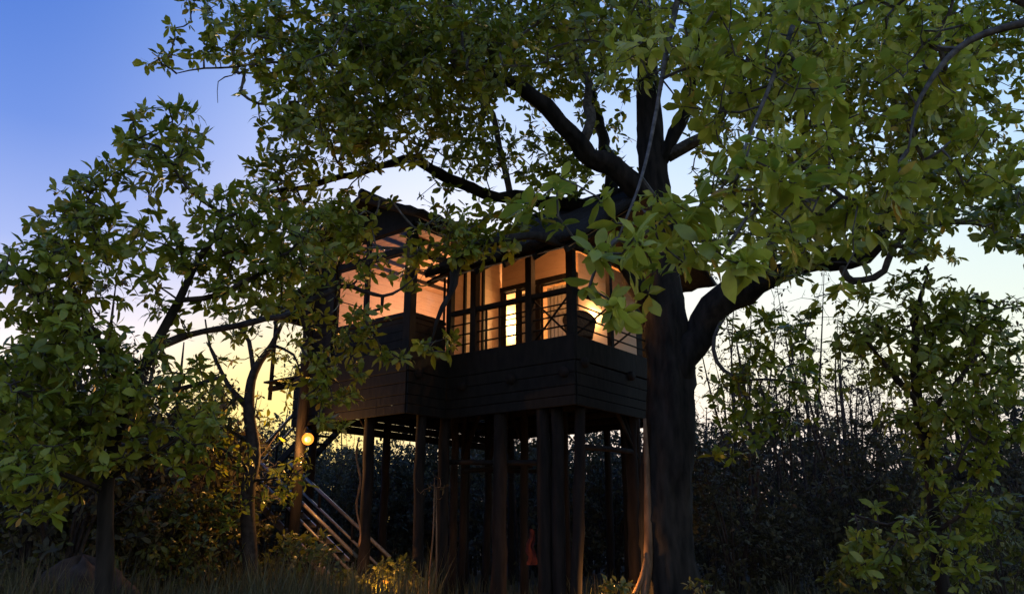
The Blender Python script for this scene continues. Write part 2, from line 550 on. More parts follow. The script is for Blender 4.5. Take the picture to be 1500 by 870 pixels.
def px_limb(pts, step=0.25):
    """pts: (px, py, distance, radius)"""
    P = [at(a, b, c) for a, b, c, _ in pts]
    Q, R_ = catmull(P, [p[3] for p in pts], step)
    g = np.random.default_rng(int(abs(pts[0][0] * 7 + pts[0][1] * 3 + pts[-1][0])))
    n = len(Q)
    w_ = g.standard_normal((n, 3))
    w_ = (np.vstack([w_[:1], w_[:-1]]) + 2 * w_ + np.vstack([w_[1:], w_[-1:]])) / 3
    f = np.minimum(1, np.arange(n) / 4.0)[:, None]
    return Q + w_ * f * np.minimum(.055, .035 + .10 * R_)[:, None], R_ * (1 + .09 * g.standard_normal(n))


def build_tree(name, label, cat, base, limbs, blobs, mat_leaf, mat_bark, mat_twig, leaf_len, group=None, n_single=0,
               cluster=0.36, fine_within=9.0, m=(6, 10), r0=0.0055, seed=1, wide=1.0, trunk_sides=14, droop=0.22, rough=0.06, up=0.10, cov=1.0):
    g = np.random.default_rng(seed)
    base = np.array(base, float)
    root = empty(name, base)
    tag(root, label, cat, group)
    nodes = []
    for i, lb in enumerate(limbs):
        P, R = lb if isinstance(lb, tuple) else px_limb(lb)
        V, t, q = tube(P, R, trunk_sides if i == 0 else max(6, trunk_sides - 4), rough, seed * 31 + i)
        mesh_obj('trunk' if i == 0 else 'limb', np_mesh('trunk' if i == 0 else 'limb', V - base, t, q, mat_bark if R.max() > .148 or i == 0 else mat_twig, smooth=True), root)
        keep = P[:, 2] > base[2] + 1.2
        nodes.append(P[keep] if i == 0 else P)
    nodes = np.vstack(nodes)
    pts = blob_points(blobs, cluster, g, cov)
    P, pa, E, ra, rb, td = grow(nodes, pts, r0=r0, g=g, up=up)
    V, q = frusta(P[pa], P[E], ra, rb, 4)
    tw = mesh_obj('twigs', np_mesh('twigs', V - base, None, q, mat_twig), root)
    tw['kind'] = 'stuff'
    A = td * .8 + g.normal(0, .35, td.shape); A[:, 2] += .35
    lf = rosettes(pts, A, leaf_len, m[0], m[1], g, droop=droop)
    dist = np.linalg.norm(lf['pos'] - CAM, axis=1)
    rest = np.ones(len(dist), bool)
    if n_single:
        # the leaves that show largest, in view
        v = lf['pos'] - CAM
        dep = v[:, 1] * CP + v[:, 2] * SP
        X = 750 + F * v[:, 0] / dep; Y = 435 - F * (v[:, 2] * CP - v[:, 1] * SP) / dep
        sc = lf['L'] / dist * np.where((X > 0) & (X < 1500) & (Y > 0) & (Y < 870), 1, 0)
        sel = np.argsort(-sc)[:n_single]
        single_leaves(lf, sel, root, mat_leaf, base, wide)
        rest[sel] = False
    lf2 = take(lf, rest); dist = dist[rest]
    lf2['pos'] = lf2['pos'] - base
    near = dist < fine_within
    if near.any() and not near.all():
        o = mesh_obj('near_foliage', leaves_mesh('near_foliage', take(lf2, near), 'fine', mat_leaf, wide), root); o['kind'] = 'stuff'
        o = mesh_obj('foliage', leaves_mesh('foliage', take(lf2, ~near), 'coarse', mat_leaf, wide), root); o['kind'] = 'stuff'
    else:
        o = mesh_obj('foliage', leaves_mesh('foliage', lf2, 'fine' if near.all() else 'coarse', mat_leaf, wide), root); o['kind'] = 'stuff'
    return root


# ------------------------------------------------------------------ ground
def build_ground():
    xs = np.concatenate([[-900, -400, -150, -80], np.linspace(-50, 50, 101), [80, 150, 400, 900]])
    ys = np.concatenate([[-300, -100, -40], np.linspace(-15, 75, 91), [110, 200, 500, 1200]])
    X, Y = np.meshgrid(xs, ys)
    Z = 0.10 * np.sin(X * .35 + 1) * np.cos(Y * .27) + .05 * np.sin(X * .9 + Y * .7)
    V = np.stack([X, Y, Z], -1).reshape(-1, 3)
    nx = len(xs)
    i, j = np.meshgrid(np.arange(len(ys) - 1), np.arange(nx - 1), indexing='ij')
    q = np.stack([i * nx + j, i * nx + j + 1, (i + 1) * nx + j + 1, (i + 1) * nx + j], -1).reshape(-1, 4)
    o = mesh_obj('ground', np_mesh('ground', V, None, q, M['ground'], smooth=True))
    o['kind'] = 'structure'


build_ground()

# ------------------------------------------------------------------ the treehouse
# local frame: +X along the balcony front towards its outer corner, +Y into the house.  u = -X, s = Y
HOUSE = empty('treehouse', (1.27, 16.55, 0.0), rad(-38.0))
tag(HOUSE, 'dark timber house on tall stilts with lit windows, balcony and thatched roofs', 'treehouse')
BOXES = {}


def box_mesh(dx, dy, dz, mat):
    key = (round(dx, 3), round(dy, 3), round(dz, 3), mat.name)
    if key not in BOXES:
        b = min(0.008 if mat.name != 'pale_plank' else .0025, min(dx, dy, dz) * 0.2)
        V, Q = [], []
        for sx in (-1, 1):
            for sy in (-1, 1):
                for sz in (-1, 1):
                    x, y, z = sx * dx / 2, sy * dy / 2, sz * dz / 2
                    V += [(x, y - sy * b, z - sz * b), (x - sx * b, y, z - sz * b), (x - sx * b, y - sy * b, z)]
        idx = lambda sx, sy, sz, k: ((sx * 2 + sy) * 2 + sz) * 3 + k
        for s in (0, 1):
            f = [idx(s, 0, 0, 0), idx(s, 1, 0, 0), idx(s, 1, 1, 0), idx(s, 0, 1, 0)]; Q.append(f if s else f[::-1])
            f = [idx(0, s, 0, 1), idx(1, s, 0, 1), idx(1, s, 1, 1), idx(0, s, 1, 1)]; Q.append(f[::-1] if s else f)
            f = [idx(0, 0, s, 2), idx(1, 0, s, 2), idx(1, 1, s, 2), idx(0, 1, s, 2)]; Q.append(f if s else f[::-1])
        T = []
        for a in (0, 1):
            for c in (0, 1):
                Q.append([idx(0, a, c, 1), idx(1, a, c, 1), idx(1, a, c, 2), idx(0, a, c, 2)])
                Q.append([idx(a, 0, c, 0), idx(a, 1, c, 0), idx(a, 1, c, 2), idx(a, 0, c, 2)])
                Q.append([idx(a, c, 0, 0), idx(a, c, 1, 0), idx(a, c, 1, 1), idx(a, c, 0, 1)])
                for d in (0, 1):
                    T.append([idx(a, c, d, 0), idx(a, c, d, 1), idx(a, c, d, 2)])
        BOXES[key] = np_mesh('board', np.array(V), np.array(T), np.array(Q), mat)
    return BOXES[key]


def HB(name, mat, u0, u1, s0, s1, z0, z1, parent=None, rot=None):
    o = bpy.data.objects.new(name, box_mesh(abs(u1 - u0), abs(s1 - s0), abs(z1 - z0), M[mat]))
    o.location = (-(u0 + u1) / 2, (s0 + s1) / 2, (z0 + z1) / 2)
    if rot:
        o.rotation_euler = rot
    return link(o, parent or HOUSE)


def part(name, parent=None):
    o = bpy.data.objects.new(name, None)
    o.empty_display_size = 0.1
    return link(o, parent or HOUSE)


def bar(name, mat, a, b, r, parent=None, sides=8, r2=None, rough=0.0, bow=0.0, seed=0):
    """round pole between two (u, s, z) points"""
    a = np.array([-a[0], a[1], a[2]], float); b = np.array([-b[0], b[1], b[2]], float)
    n = 2 if not (rough or bow) else max(5, int(np.linalg.norm(b - a) / .35))
    t = np.linspace(0, 1, n)[:, None]
    P = a + (b - a) * t
    if bow:
        g = np.random.default_rng(seed)
        o_ = g.normal(0, 1, 3); o_[2] *= .2
        P = P + o_ * bow * np.sin(t * math.pi) + g.normal(0, bow * .25, P.shape) * np.array([1, 1, 0])
    R = np.linspace(r, r if r2 is None else r2, n)
    V, tr, q = tube(P, R, sides, rough, seed)
    return mesh_obj(name, np_mesh(name, V, tr, q, M[mat], smooth=True), parent or HOUSE)


def plank_bar(name, mat, a, b, wd, ht, parent=None):
    """rectangular timber between two (u, s, z) points, depth ht in the vertical plane"""
    A = Vector((-a[0], a[1], a[2])); B = Vector((-b[0], b[1], b[2]))
    d = B - A
    o = bpy.data.objects.new(name, box_mesh(d.length, wd, ht, M[mat]))
    x = d.normalized()
    y = Vector((0, 0, 1)).cross(x).normalized(); z = x.cross(y)
    link(o, parent or HOUSE)
    o.matrix_local = Matrix(((x.x, y.x, z.x, (A.x + B.x) / 2), (x.y, y.y, z.y, (A.y + B.y) / 2), (x.z, y.z, z.z, (A.z + B.z) / 2), (0, 0, 0, 1)))
    return o


FL = 5.40
# --- stilts (u, s, radius, lean du, lean ds)
hg = np.random.default_rng(11)
for i, (u, s, r, z1, du, ds) in enumerate((
        (3.57, 0.02, .17, 4.82, .02, 0), (1.92, .02, .20, 4.82, -.03, 0), (.82, .05, .19, 4.82, .03, 0), (.50, .12, .17, 4.82, -.02, .02),
        (.02, .30, .15, 4.82, -.22, .1), (0.02, 2.45, .17, 4.82, -.08, 0), (4.90, -1.15, .16, 4.82, .02, 0), (3.57, -.80, .15, 4.82, .04, 0),
        (4.75, 2.0, .12, 4.82, -.05, 0), (5.2, 3.5, .14, 4.82, 0, .1), (2.8, 2.0, .13, 4.82, 0, 0), (2.6, 3.5, .11, 4.82, .05, 0),
        (0.2, 3.95, .15, 4.82, .05, 0), (7.2, 1.6, .14, 4.82, 0, 0), (6.9, 4.6, .14, 4.82, 0, 0), (1.3, 4.9, .14, 4.82, 0, 0), (3.6, 4.9, .13, 4.82, 0, 0), (4.1, .9, .12, 4.82, 0, 0))):
    bar('stilt', 'pole', (u - du, s - ds, -.4), (u, s, z1), r * .84, sides=12, r2=r * .72, rough=.05, bow=.035, seed=40 + i)
lamp_post = bar('stilt', 'pole', (6.94, -1.50, -.4), (6.97, -1.50, 8.3), .14, sides=12, r2=.12, rough=.04, bow=.02, seed=90)

# --- bracing between the stilts
for a, b, r in (((4.75, 2.0, 3.1), (2.6, 2.05, 3.15), .06), ((3.57, .15, 3.15), (.8, .15, 3.0), .055), ((.05, .4, 3.3), (.02, 2.45, 3.35), .06),
                ((.02, 2.4, 3.4), (.05, 1.3, 4.95), .055), ((.02, 2.6, 3.2), (.06, 1.7, 4.95), .045), ((4.75, 2.0, 3.3), (4.1, 2.0, 4.95), .06), ((5.2, 3.5, 3.2), (4.4, 3.4, 4.95), .06),
                ((4.9, -1.1, 3.7), (5.9, -1.05, 4.95), .05), ((2.8, 2.0, 3.6), (3.5, 2.0, 4.95), .05), ((2.6, 3.5, 3.1), (5.2, 3.55, 3.2), .05)):
    bar('brace', 'pole', a, b, r, rough=.05, bow=.03, seed=int(a[0] * 70 + b[2] * 9))

# --- beams, joists and deck boards
for s in (.05, 2.0, 3.5, 4.95, 6.2, 7.3):
    bar('bearer', 'pole', (-.25 if s < 4 else 1.2, s + .12, 5.02), (7.5, s + .12, 5.02), .11, sides=10, rough=.05, bow=.02, seed=int(s * 10) + 3)
bar('bearer', 'pole', (3.35, -1.12, 5.02), (7.6, -1.12, 5.02), .12, sides=10, rough=.05, bow=.02, seed=77)
for k in range(14):
    u = .1 + k * .55
    HB('joist', 'wood', u - .04, u + .04, (-.02 if u < 3.5 else -1.3), (4.05 if u < 1.2 else 7.45), 5.14, 5.335)
for u in (.1, 1.5, 2.9, 4.3, 5.7, 7.1):     # lower tier of log beams across the stilts
    bar('log_beam', 'pole', (u, -.25 if u < 3.5 else -1.4, 4.80), (u, 4.1 if u < 1 else 7.6, 4.80), .115, sides=10, rough=.06, bow=.03, seed=int(u * 10) + 200)
for s in (.35, 1.3, 2.7, 4.3, 5.6, 6.9):
    bar('log_beam', 'pole', (.0 if s < 4 else 1.2, s, 4.58), (7.4, s, 4.58), .10, sides=10, rough=.06, bow=.03, seed=int(s * 10) + 300)
for u, s in ((1.5, 6.9), (3.6, 7.2), (5.6, 7.0), (7.2, 7.1), (4.4, 6.0), (2.4, 6.1)):
    bar('stilt', 'pole', (u, s, -.4), (u, s, 4.82), .12, sides=10, r2=.10, rough=.05, bow=.03, seed=int(u * 9 + s))
k = 0
s = -1.36
while s < 7.5:
    u0, u1 = (3.48, 7.42) if s < -.1 else ((-.10, 7.42) if s < 4.1 else (1.05, 7.42))
    HB('deck_board', 'wood', u0, u1, s, s + .163, 5.345 + .003 * (k % 3), 5.395)
    s += .165; k += 1
for a_ in ((-.15, 3.45, -.165, -.115), (-.165, -.115, -.09, 4.1), (3.47, 7.45, -1.435, -1.385), (7.435, 7.485, -1.36, 7.4), (3.405, 3.455, -1.42, -.19)):
    HB('skirt_board', 'wood', *a_, 4.78, 5.03)
    HB('skirt_board', 'wood', *a_, 4.52, 4.77)
    HB('skirt_board', 'wood', *a_, 4.31, 4.51)
    HB('skirt_board', 'wood', *a_, 4.10, 4.30)
HB('edge_beam', 'wood', -.16, 3.46, -.17, -.11, 5.04, 5.575)
HB('edge_beam', 'wood', -.17, -.11, -.10, 4.1, 5.06, 5.57)
HB('edge_beam', 'wood', 3.46, 7.46, -1.44, -1.38, 5.04, 5.56)
HB('edge_beam', 'wood', 7.43, 7.49, -1.37, 5.1, 5.06, 5.56)
HB('edge_beam', 'wood', 3.40, 3.46, -1.43, -.18, 5.05, 5.55)

# --- balcony posts, handrail, rails and cross braces
for u, s, wd, z1 in ((3.47, -.02, .15, 7.66), (2.70, -.02, .17, 7.66), (1.08, -.02, .17, 7.66), (-.02, -.02, .17, 7.66), (-.02, 1.55, .12, 8.2), (-.02, 3.2, .14, 8.2), (1.95, -.02, .05, 6.62), (2.35, -.02, .05, 6.62)):
    HB('post', 'wood', u - wd / 2, u + wd / 2, s - wd / 2, s + wd / 2, 5.38, z1)
HB('handrail', 'wood', -.06, 3.40, -.085, .045, 6.55, 6.66)
HB('handrail', 'wood', -.085, .045, .08, 4.0, 6.55, 6.65)
for z in (5.82, 6.06, 6.31):
    bar('rail', 'wood', (3.42, -.02, z), (.02, -.02, z + .01), .020)
    bar('rail', 'wood', (-.02, .06, z), (-.02, 4.0, z - .01), .020)
for a, b in (((1.0, 5.6), (.06, 6.52)), ((1.0, 6.52), (.06, 5.6))):
    bar('cross_brace', 'wood', (a[0], .02, a[1]), (b[0], .02, b[1]), .024)
for s0, s1 in ((.1, 1.5), (1.6, 3.15), (3.25, 4.0)):
    bar('cross_brace', 'wood', (.02, s0, 5.6), (.02, s1, 6.52), .024)
HB('eave_beam', 'wood', -.5, 3.40, -.10, .05, 7.665, 7.79)


# --- walls of boards
def wall_u(name, mat, u0, u1, s, th, z0, z1, step, gap=.003):
    """boards lying along u, stacked in z"""
    w_ = part(name)
    z = z0; k = 0
    while z < z1 - .02:
        z2 = min(z + step - gap, z1)
        HB('board', mat, u0, u1, s, s + th + .001 * (k % 2), z, z2, w_)
        z += step; k += 1
    return w_


def wall_s(name, mat, s0, s1, u, th, z0, z1, step, gap=.003):
    w_ = part(name)
    z = z0; k = 0
    while z < z1 - .02:
        z2 = min(z + step - gap, z1)
        HB('board', mat, u, u + th + .001 * (k % 2), s0, s1, z, z2, w_)
        z += step; k += 1
    return w_


SILL, HEAD, TOP = 6.37, 7.97, 8.48
# wing: dark boards below the sills, pale boards inside
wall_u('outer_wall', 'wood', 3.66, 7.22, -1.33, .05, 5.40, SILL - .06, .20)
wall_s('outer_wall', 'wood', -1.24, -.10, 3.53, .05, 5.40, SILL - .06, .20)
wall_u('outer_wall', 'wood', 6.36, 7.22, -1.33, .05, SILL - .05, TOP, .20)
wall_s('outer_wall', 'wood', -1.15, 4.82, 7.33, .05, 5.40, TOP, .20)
wall_u('inner_wall', 'plank', 3.60, 7.20, 4.92, .05, 5.40, TOP + .135, .185)
wall_s('inner_wall', 'plank', -1.10, 4.90, 7.20, .05, 5.40, TOP + .135, .185)
wall_u('inner_wall', 'plank', 6.40, 7.16, -1.24, .04, 5.40, TOP + .135, .185)
wall_s('balcony_wall', 'plank', .06, 4.90, 3.55, .05, 5.40, TOP + .135, .185)
# wing frame
for u, s in ((3.57, -1.29), (6.27, -1.29)):
    HB('post', 'wood', u - .11, u + .11, s - .10, s + .10, 5.39, 8.62)
HB('window_mullion', 'wood', 5.02, 5.09, -1.33, -1.26, SILL, TOP)
HB('sill_beam', 'wood', 3.69, 6.15, -1.37, -1.23, SILL - .045, SILL + .035)
HB('head_beam', 'wood', 3.69, 6.15, -1.34, -1.24, HEAD - .06, HEAD + .06)
HB('top_beam', 'wood', 3.30, 7.20, -1.36, -1.22, TOP + .02, TOP + .16)
HB('sill_beam', 'wood', 3.51, 3.63, -1.18, -.12, SILL - .045, SILL + .035)
HB('head_beam', 'wood', 3.52, 3.62, -1.18, -.12, HEAD - .06, HEAD + .06)
HB('top_beam', 'wood', 3.50, 3.64, -1.20, 4.9, TOP + .12, TOP + .24)


def window_u(u0, u1, s, z0, z1):
    w_ = part('window')
    f = .045
    HB('frame', 'wood', u0, u0 + f, s - .025, s + .025, z0, z1, w_)
    HB('frame', 'wood', u1 - f, u1, s - .025, s + .025, z0, z1, w_)
    HB('frame', 'wood', u0 + f, u1 - f, s - .022, s + .022, z0, z0 + f, w_)
    HB('frame', 'wood', u0 + f, u1 - f, s - .022, s + .022, z1 - f, z1, w_)
    HB('pane', 'glass', u0 + f, u1 - f, s - .004, s + .004, z0 + f, z1 - f, w_)
    return w_


def window_s(s0, s1, u, z0, z1):
    w_ = part('window')
    f = .045
    HB('frame', 'wood', u - .025, u + .025, s0, s0 + f, z0, z1, w_)
    HB('frame', 'wood', u - .025, u + .025, s1 - f, s1, z0, z1, w_)
    HB('frame', 'wood', u - .022, u + .022, s0 + f, s1 - f, z0, z0 + f, w_)
    HB('frame', 'wood', u - .022, u + .022, s0 + f, s1 - f, z1 - f, z1, w_)
    HB('pane', 'glass', u - .004, u + .004, s0 + f, s1 - f, z0 + f, z1 - f, w_)
    return w_


for u0, u1 in ((3.69, 5.01), (5.10, 6.15)):
    window_u(u0, u1, -1.29, SILL + .04, HEAD - .07)
    window_u(u0, u1, -1.29, HEAD + .07, TOP + .01)
window_s(-1.18, -.12, 3.57, SILL + .04, HEAD - .07)
window_s(-1.18, -.12, 3.57, HEAD + .07, TOP + .10)
# wing ceiling
cl = part('ceiling')
s = -1.2
while s < 5.0:
    HB('board', 'ceiling', 3.66, 7.18, s, s + .19, 8.60, 8.62, cl); s += .20

wall_u('rear_wall', 'wood', 1.3, 7.3, 7.36, .05, 5.40, 7.9, .2)
wall_s('rear_wall', 'wood', 5.05, 7.34, 1.25, .05, 5.40, 7.9, .2)

for u in (4.15, 4.75, 5.35, 5.95, 6.55):       # ceiling joists of the wing
    HB('ceiling_joist', 'wood', u - .03, u + .03, -1.18, 4.88, 8.50, 8.595)
for u in (4.5, 5.4, 6.3):                        # wall posts on the back wall
    HB('wall_post', 'wood', u - .04, u + .04, 4.84, 4.915, 5.41, 8.49)
for s_ in (.55, 1.25):                           # posts on the wall beside the balcony
    HB('wall_post', 'wood', 3.49, 3.545, s_ - .04, s_ + .04, 5.41, 8.3)

# main room behind the balcony: glazed front, pale boarded sides
for u, wd in ((3.46, .10), (2.95, .09), (2.30, .12), (1.24, .14)):
    HB('door_post', 'wood', u - wd / 2, u + wd / 2, 1.93, 2.07, 5.40, 7.62)
HB('door_head', 'wood', 1.16, 3.52, 1.92, 2.08, 7.63, 7.76)
for u0, u1 in ((3.0, 3.41), (2.37, 2.90), (1.32, 2.23)):
    w_ = window_u(u0, u1, 2.0, 5.42, 7.61)
    for z in (6.15, 6.88):
        HB('muntin', 'wood', u0 + .045, u1 - .045, 1.985, 2.015, z - .014, z + .014, w_)
wall_u('gable_wall', 'plank', 1.20, 3.50, 1.98, .05, 7.78, 9.2, .185)
wall_u('inner_wall', 'plank', 1.24, 3.50, 4.90, .05, 5.40, 8.4, .185)
wall_s('side_wall', 'plank', 2.10, 4.88, 1.17, .06, 5.40, 8.3, .185)
cl = part('ceiling')
s = 2.1
while s < 4.85:
    HB('board', 'ceiling', 1.26, 3.50, s, s + .19, 8.42, 8.44, cl); s += .20


# --- roofs
def roof_slab(name, c, thick, mat, seed, nu=26, nv=14, amp=.035, ragged=.06, parent=None):
    """thick sloping slab through 4 corner points (u, s, z), the last edge (c[2]-c[3]) at the eave"""
    g = np.random.default_rng(seed)
    C = np.array([[-a[0], a[1], a[2]] for a in c], float)
    a, b = np.meshgrid(np.linspace(0, 1, nv), np.linspace(0, 1, nu), indexing='ij')
    top = (C[0] * (1 - b)[..., None] + C[1] * b[..., None]) * (1 - a)[..., None] + (C[3] * (1 - b)[..., None] + C[2] * b[..., None]) * a[..., None]
    nrm = np.cross(C[1] - C[0], C[3] - C[0]); nrm /= np.linalg.norm(nrm)
    if nrm[2] < 0: nrm = -nrm
    hump = amp * (np.sin(b * 9 + seed) * np.cos(a * 7 + seed) + g.standard_normal(a.shape) * .6)
    down = (C[3] - C[0]); down /= np.linalg.norm(down)
    T = top + nrm * hump[..., None]
    T[-1] += down * np.abs(g.standard_normal(nu))[:, None] * ragged
    Bt = top - nrm * thick
    Bt[-1] += down * (g.standard_normal(nu))[:, None] * ragged * .6
    V = np.vstack([T.reshape(-1, 3), Bt.reshape(-1, 3)]); N0 = nu * nv
    i, j = np.meshgrid(np.arange(nv - 1), np.arange(nu - 1), indexing='ij')
    q = np.stack([i * nu + j, i * nu + j + 1, (i + 1) * nu + j + 1, (i + 1) * nu + j], -1).reshape(-1, 4)
    Q = [q, q[:, ::-1] + N0]
    edge = np.concatenate([np.arange(nu), np.arange(1, nv) * nu + nu - 1, (nv - 1) * nu + np.arange(nu - 2, -1, -1), np.arange(nv - 2, 0, -1) * nu])
    e2 = np.roll(edge, -1)
    Q.append(np.stack([e2, edge, edge + N0, e2 + N0], -1))
    return mesh_obj(name, np_mesh(name, V, None, np.vstack(Q), M[mat], smooth=True), parent or HOUSE)


def rafters(us, s0, z0, s1, z1, parent):
    for u in us:
        plank_bar('rafter', 'wood', (u, s0, z0), (u, s1, z1), .07, .13, parent)


# wing gable roof, ridge at u = 4.92 running along s
wr = part('wing_roof')
RU, RZ, E1, E2, EZ = 4.92, 9.55, 2.92, 6.95, 8.66
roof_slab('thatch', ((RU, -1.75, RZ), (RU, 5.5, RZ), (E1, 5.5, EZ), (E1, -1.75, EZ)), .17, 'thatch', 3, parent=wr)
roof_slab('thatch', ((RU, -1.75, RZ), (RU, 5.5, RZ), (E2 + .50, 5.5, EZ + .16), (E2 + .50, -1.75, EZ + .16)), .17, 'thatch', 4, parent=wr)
bar('ridge_roll', 'thatch', (RU, -1.78, RZ + .02), (RU, 5.5, RZ + .02), .12, wr, 10, rough=.08, seed=5)
# gable triangle over the windows
gv = np.array([[-3.2, -1.30, 8.66], [-6.9, -1.30, 8.66], [-4.92, -1.30, 9.45], [-3.2, -1.24, 8.66], [-6.9, -1.24, 8.66], [-4.92, -1.24, 9.45]])
mesh_obj('gable', np_mesh('gable', gv, [[0, 2, 1], [3, 4, 5]], [[0, 1, 4, 3], [1, 2, 5, 4], [2, 0, 3, 5]], M['wood']), wr)

# main roof over balcony and room, ridge along u
mr_ = part('main_roof')
U0, U1, SR, ZR, SE, ZE = -.85, 3.40, 2.55, 9.75, -1.05, 7.42
roof_slab('thatch', ((U0, SR, ZR), (U1, SR, ZR), (U1, SE, ZE), (U0, SE, ZE)), .15, 'thatch', 6, parent=mr_)
roof_slab('thatch', ((U0, SR, ZR), (U1, SR, ZR), (U1, 5.7, 8.0), (U0, 5.7, 8.0)), .15, 'thatch', 7, parent=mr_)
bar('ridge_roll', 'thatch', (U0 - .05, SR, ZR + .03), (U1, SR, ZR + .03), .13, mr_, 10, rough=.08, seed=8)
sl = (ZR - ZE) / (SR - SE)
# lining boards under the slope, running along u
for k in range(19):
    s0 = -.95 + k * .185
    z0 = ZE + (s0 - SE) * sl - .245
    bmid = HB('lining_board', 'ceiling', -.62, 3.36, s0, s0 + .205, z0, z0 + .018, mr_, rot=(math.atan(sl), 0, 0))
rafters((-.55, .25, 1.05, 1.85, 2.65, 3.30), -1.0, ZE - .30, 2.4, ZE + (2.4 + 1.0) * sl - .30, mr_)
bar('tie_beam', 'wood', (-.6, 1.0, 8.25), (3.5, 1.0, 8.25), .06, mr_)

# entrance lean-to beside the wing
lr = part('lean_to_roof')
roof_slab('thatch', ((7.42, -1.5, 7.72), (7.42, 1.6, 7.72), (8.75, 1.6, 7.16), (8.75, -1.5, 7.16)), .10, 'thatch', 9, nu=14, nv=8, parent=lr)
for k in range(6):
    u = 7.45 + k * .21
    o = HB('lining_board', 'ceiling', u, u + .195, -1.4, 1.5, 7.53 - k * .0885, 7.545 - k * .0885, lr, rot=(0, math.atan(.42), 0))
for s in (-1.3, 0, 1.4):
    plank_bar('rafter', 'wood', (7.45, s, 7.50), (8.70, s, 6.97), .06, .10, lr)
bar('post', 'pole', (8.6, -1.3, 4.9), (8.6, -1.3, 7.05), .055)
bar('post', 'pole', (8.6, .2, 5.2), (8.6, .2, 7.05), .055)
k = 0
s = -1.4
while s < .15:
    HB('deck_board', 'wood', 7.50, 8.8, s, s + .155, 5.345 + .003 * (k % 3), 5.395); s += .165; k += 1
bar('bearer', 'pole', (7.4, -1.1, 5.25), (8.9, -1.1, 5.25), .08, rough=.04, seed=12)
bar('bearer', 'pole', (7.4, .15, 5.25), (8.9, .15, 5.25), .08, rough=.04, seed=13)
bar('stilt', 'pole', (8.6, .2, -.3), (8.6, .2, 5.2), .12, rough=.05, bow=.03, seed=14)

# --- switchback stairs
ST = part('staircase')


def flight(ua, za, ub, zb, s0, s1, lower):
    n = int(abs(za - zb) / .19)
    for s in (s0, s1):
        plank_bar('stringer', 'rail' if lower else 'wood', (ua, s, za - .08), (ub, s, zb - .08), .055, .20, ST)
    for i in range(1, n):
        t = i / n
        u, z = ua + (ub - ua) * t, za + (zb - za) * t
        HB('tread', 'wood', u - .13, u + .13, s0 + .035, s1 - .035, z - .02, z + .02, ST)
    for s in (s0, s1):
        for hgt, rr in ((.92, .045), (.50, .035)):
            bar('handrail', 'rail', (ua, s, za + hgt), (ub, s, zb + hgt), rr, ST)
        for t in (.02, .34, .67, .98):
            u, z = ua + (ub - ua) * t, za + (zb - za) * t
            HB('baluster', 'wood', u - .035, u + .035, s - .03, s + .03, z - .1, z + .90, ST)


flight(9.3, 2.50, 5.22, .12, -1.0, -.02, True)
flight(12.0, 2.50, 7.55, 5.38, .40, 1.35, False)
k = 0
u = 9.32
while u < 13.1:
    HB('landing_board', 'wood', u, u + .15, -1.1, .25 if u < 11.95 else 1.5, 2.46 + .003 * (k % 2), 2.50, ST); u += .16; k += 1
for u, s in ((9.4, -1.0), (11.3, -1.0), (13.0, -1.0), (13.0, 1.4), (9.4, .18), (12.1, 1.4)):
    bar('landing_post', 'pole', (u, s, -.3), (u, s, 3.45), .075, ST, rough=.05, bow=.02, seed=int(u * 10 + s * 3))
bar('handrail', 'rail', (13.0, -1.0, 3.40), (13.0, 1.4, 3.40), .045, ST)
bar('handrail', 'rail', (9.4, -1.0, 3.40), (13.0, -1.0, 3.40), .045, ST)

# ------------------------------------------------------------------ lamps (each a thing with its own light)
HM = Matrix.LocRotScale(Vector((1.27, 16.55, 0)), Matrix.Rotation(rad(-38), 3, 'Z'), None)


def hw(u, s, z):
    return HM @ Vector((-u, s, z))


def lathe(prof, sides=16):
    P = np.array([[0, 0, z] for _, z in prof], float)
    a = np.arange(sides) / sides * 6.28318
    V = np.array([[r * math.cos(t), r * math.sin(t), z] for r, z in prof for t in a])
    i, j = np.meshgrid(np.arange(len(prof) - 1), np.arange(sides), indexing='ij')
    j2 = (j + 1) % sides
    q = np.stack([i * sides + j, i * sides + j2, (i + 1) * sides + j2, (i + 1) * sides + j], -1).reshape(-1, 4)
    return V, q


def lamp_part(name, prof, mat, parent, sides=16, off=(0, 0, 0)):
    V, q = lathe(prof, sides)
    return mesh_obj(name, np_mesh(name, V + np.array(off), None, q, M[mat], smooth=True), parent)


def point(name, parent, off, watts, col, r):
    ld = bpy.data.lights.new(name, 'POINT')
    ld.energy = watts; ld.color = col; ld.shadow_soft_size = r
    o = bpy.data.objects.new(name, ld); o.location = off
    return link(o, parent)


def sphere_prof(r, z0, n=9):
    return [(max(.001, r * math.sin(math.pi * i / n)), z0 - r * math.cos(math.pi * i / n)) for i in range(n + 1)]


# stair lamp on the tall corner stilt
L = empty('stair_lamp', hw(6.48, -1.64, 3.72), rad(-38))
tag(L, 'glowing orange globe lamp fixed to the tall post above the stairs', 'lamp')
lamp_part('globe', sphere_prof(.14, 0), 'globe', L)
lamp_part('bulb', sphere_prof(.07, -.01), 'bulb', L)
lamp_part('cap', [(.001, .19), (.05, .185), (.08, .155), (.09, .135), (.085, .13), (.001, .13)], 'metal', L)
V, t, q = tube(*catmull([[-.40, .13, .02], [-.24, .08, .26], [-.06, .02, .28], [0, 0, .19]], [.018] * 4, .05), 8)
mesh_obj('bracket', np_mesh('bracket', V, t, q, M['metal'], smooth=True), L)
point('stair_lamp_light', L, (0, -.14, -.03), 38, (1.0, .46, .12), .02)

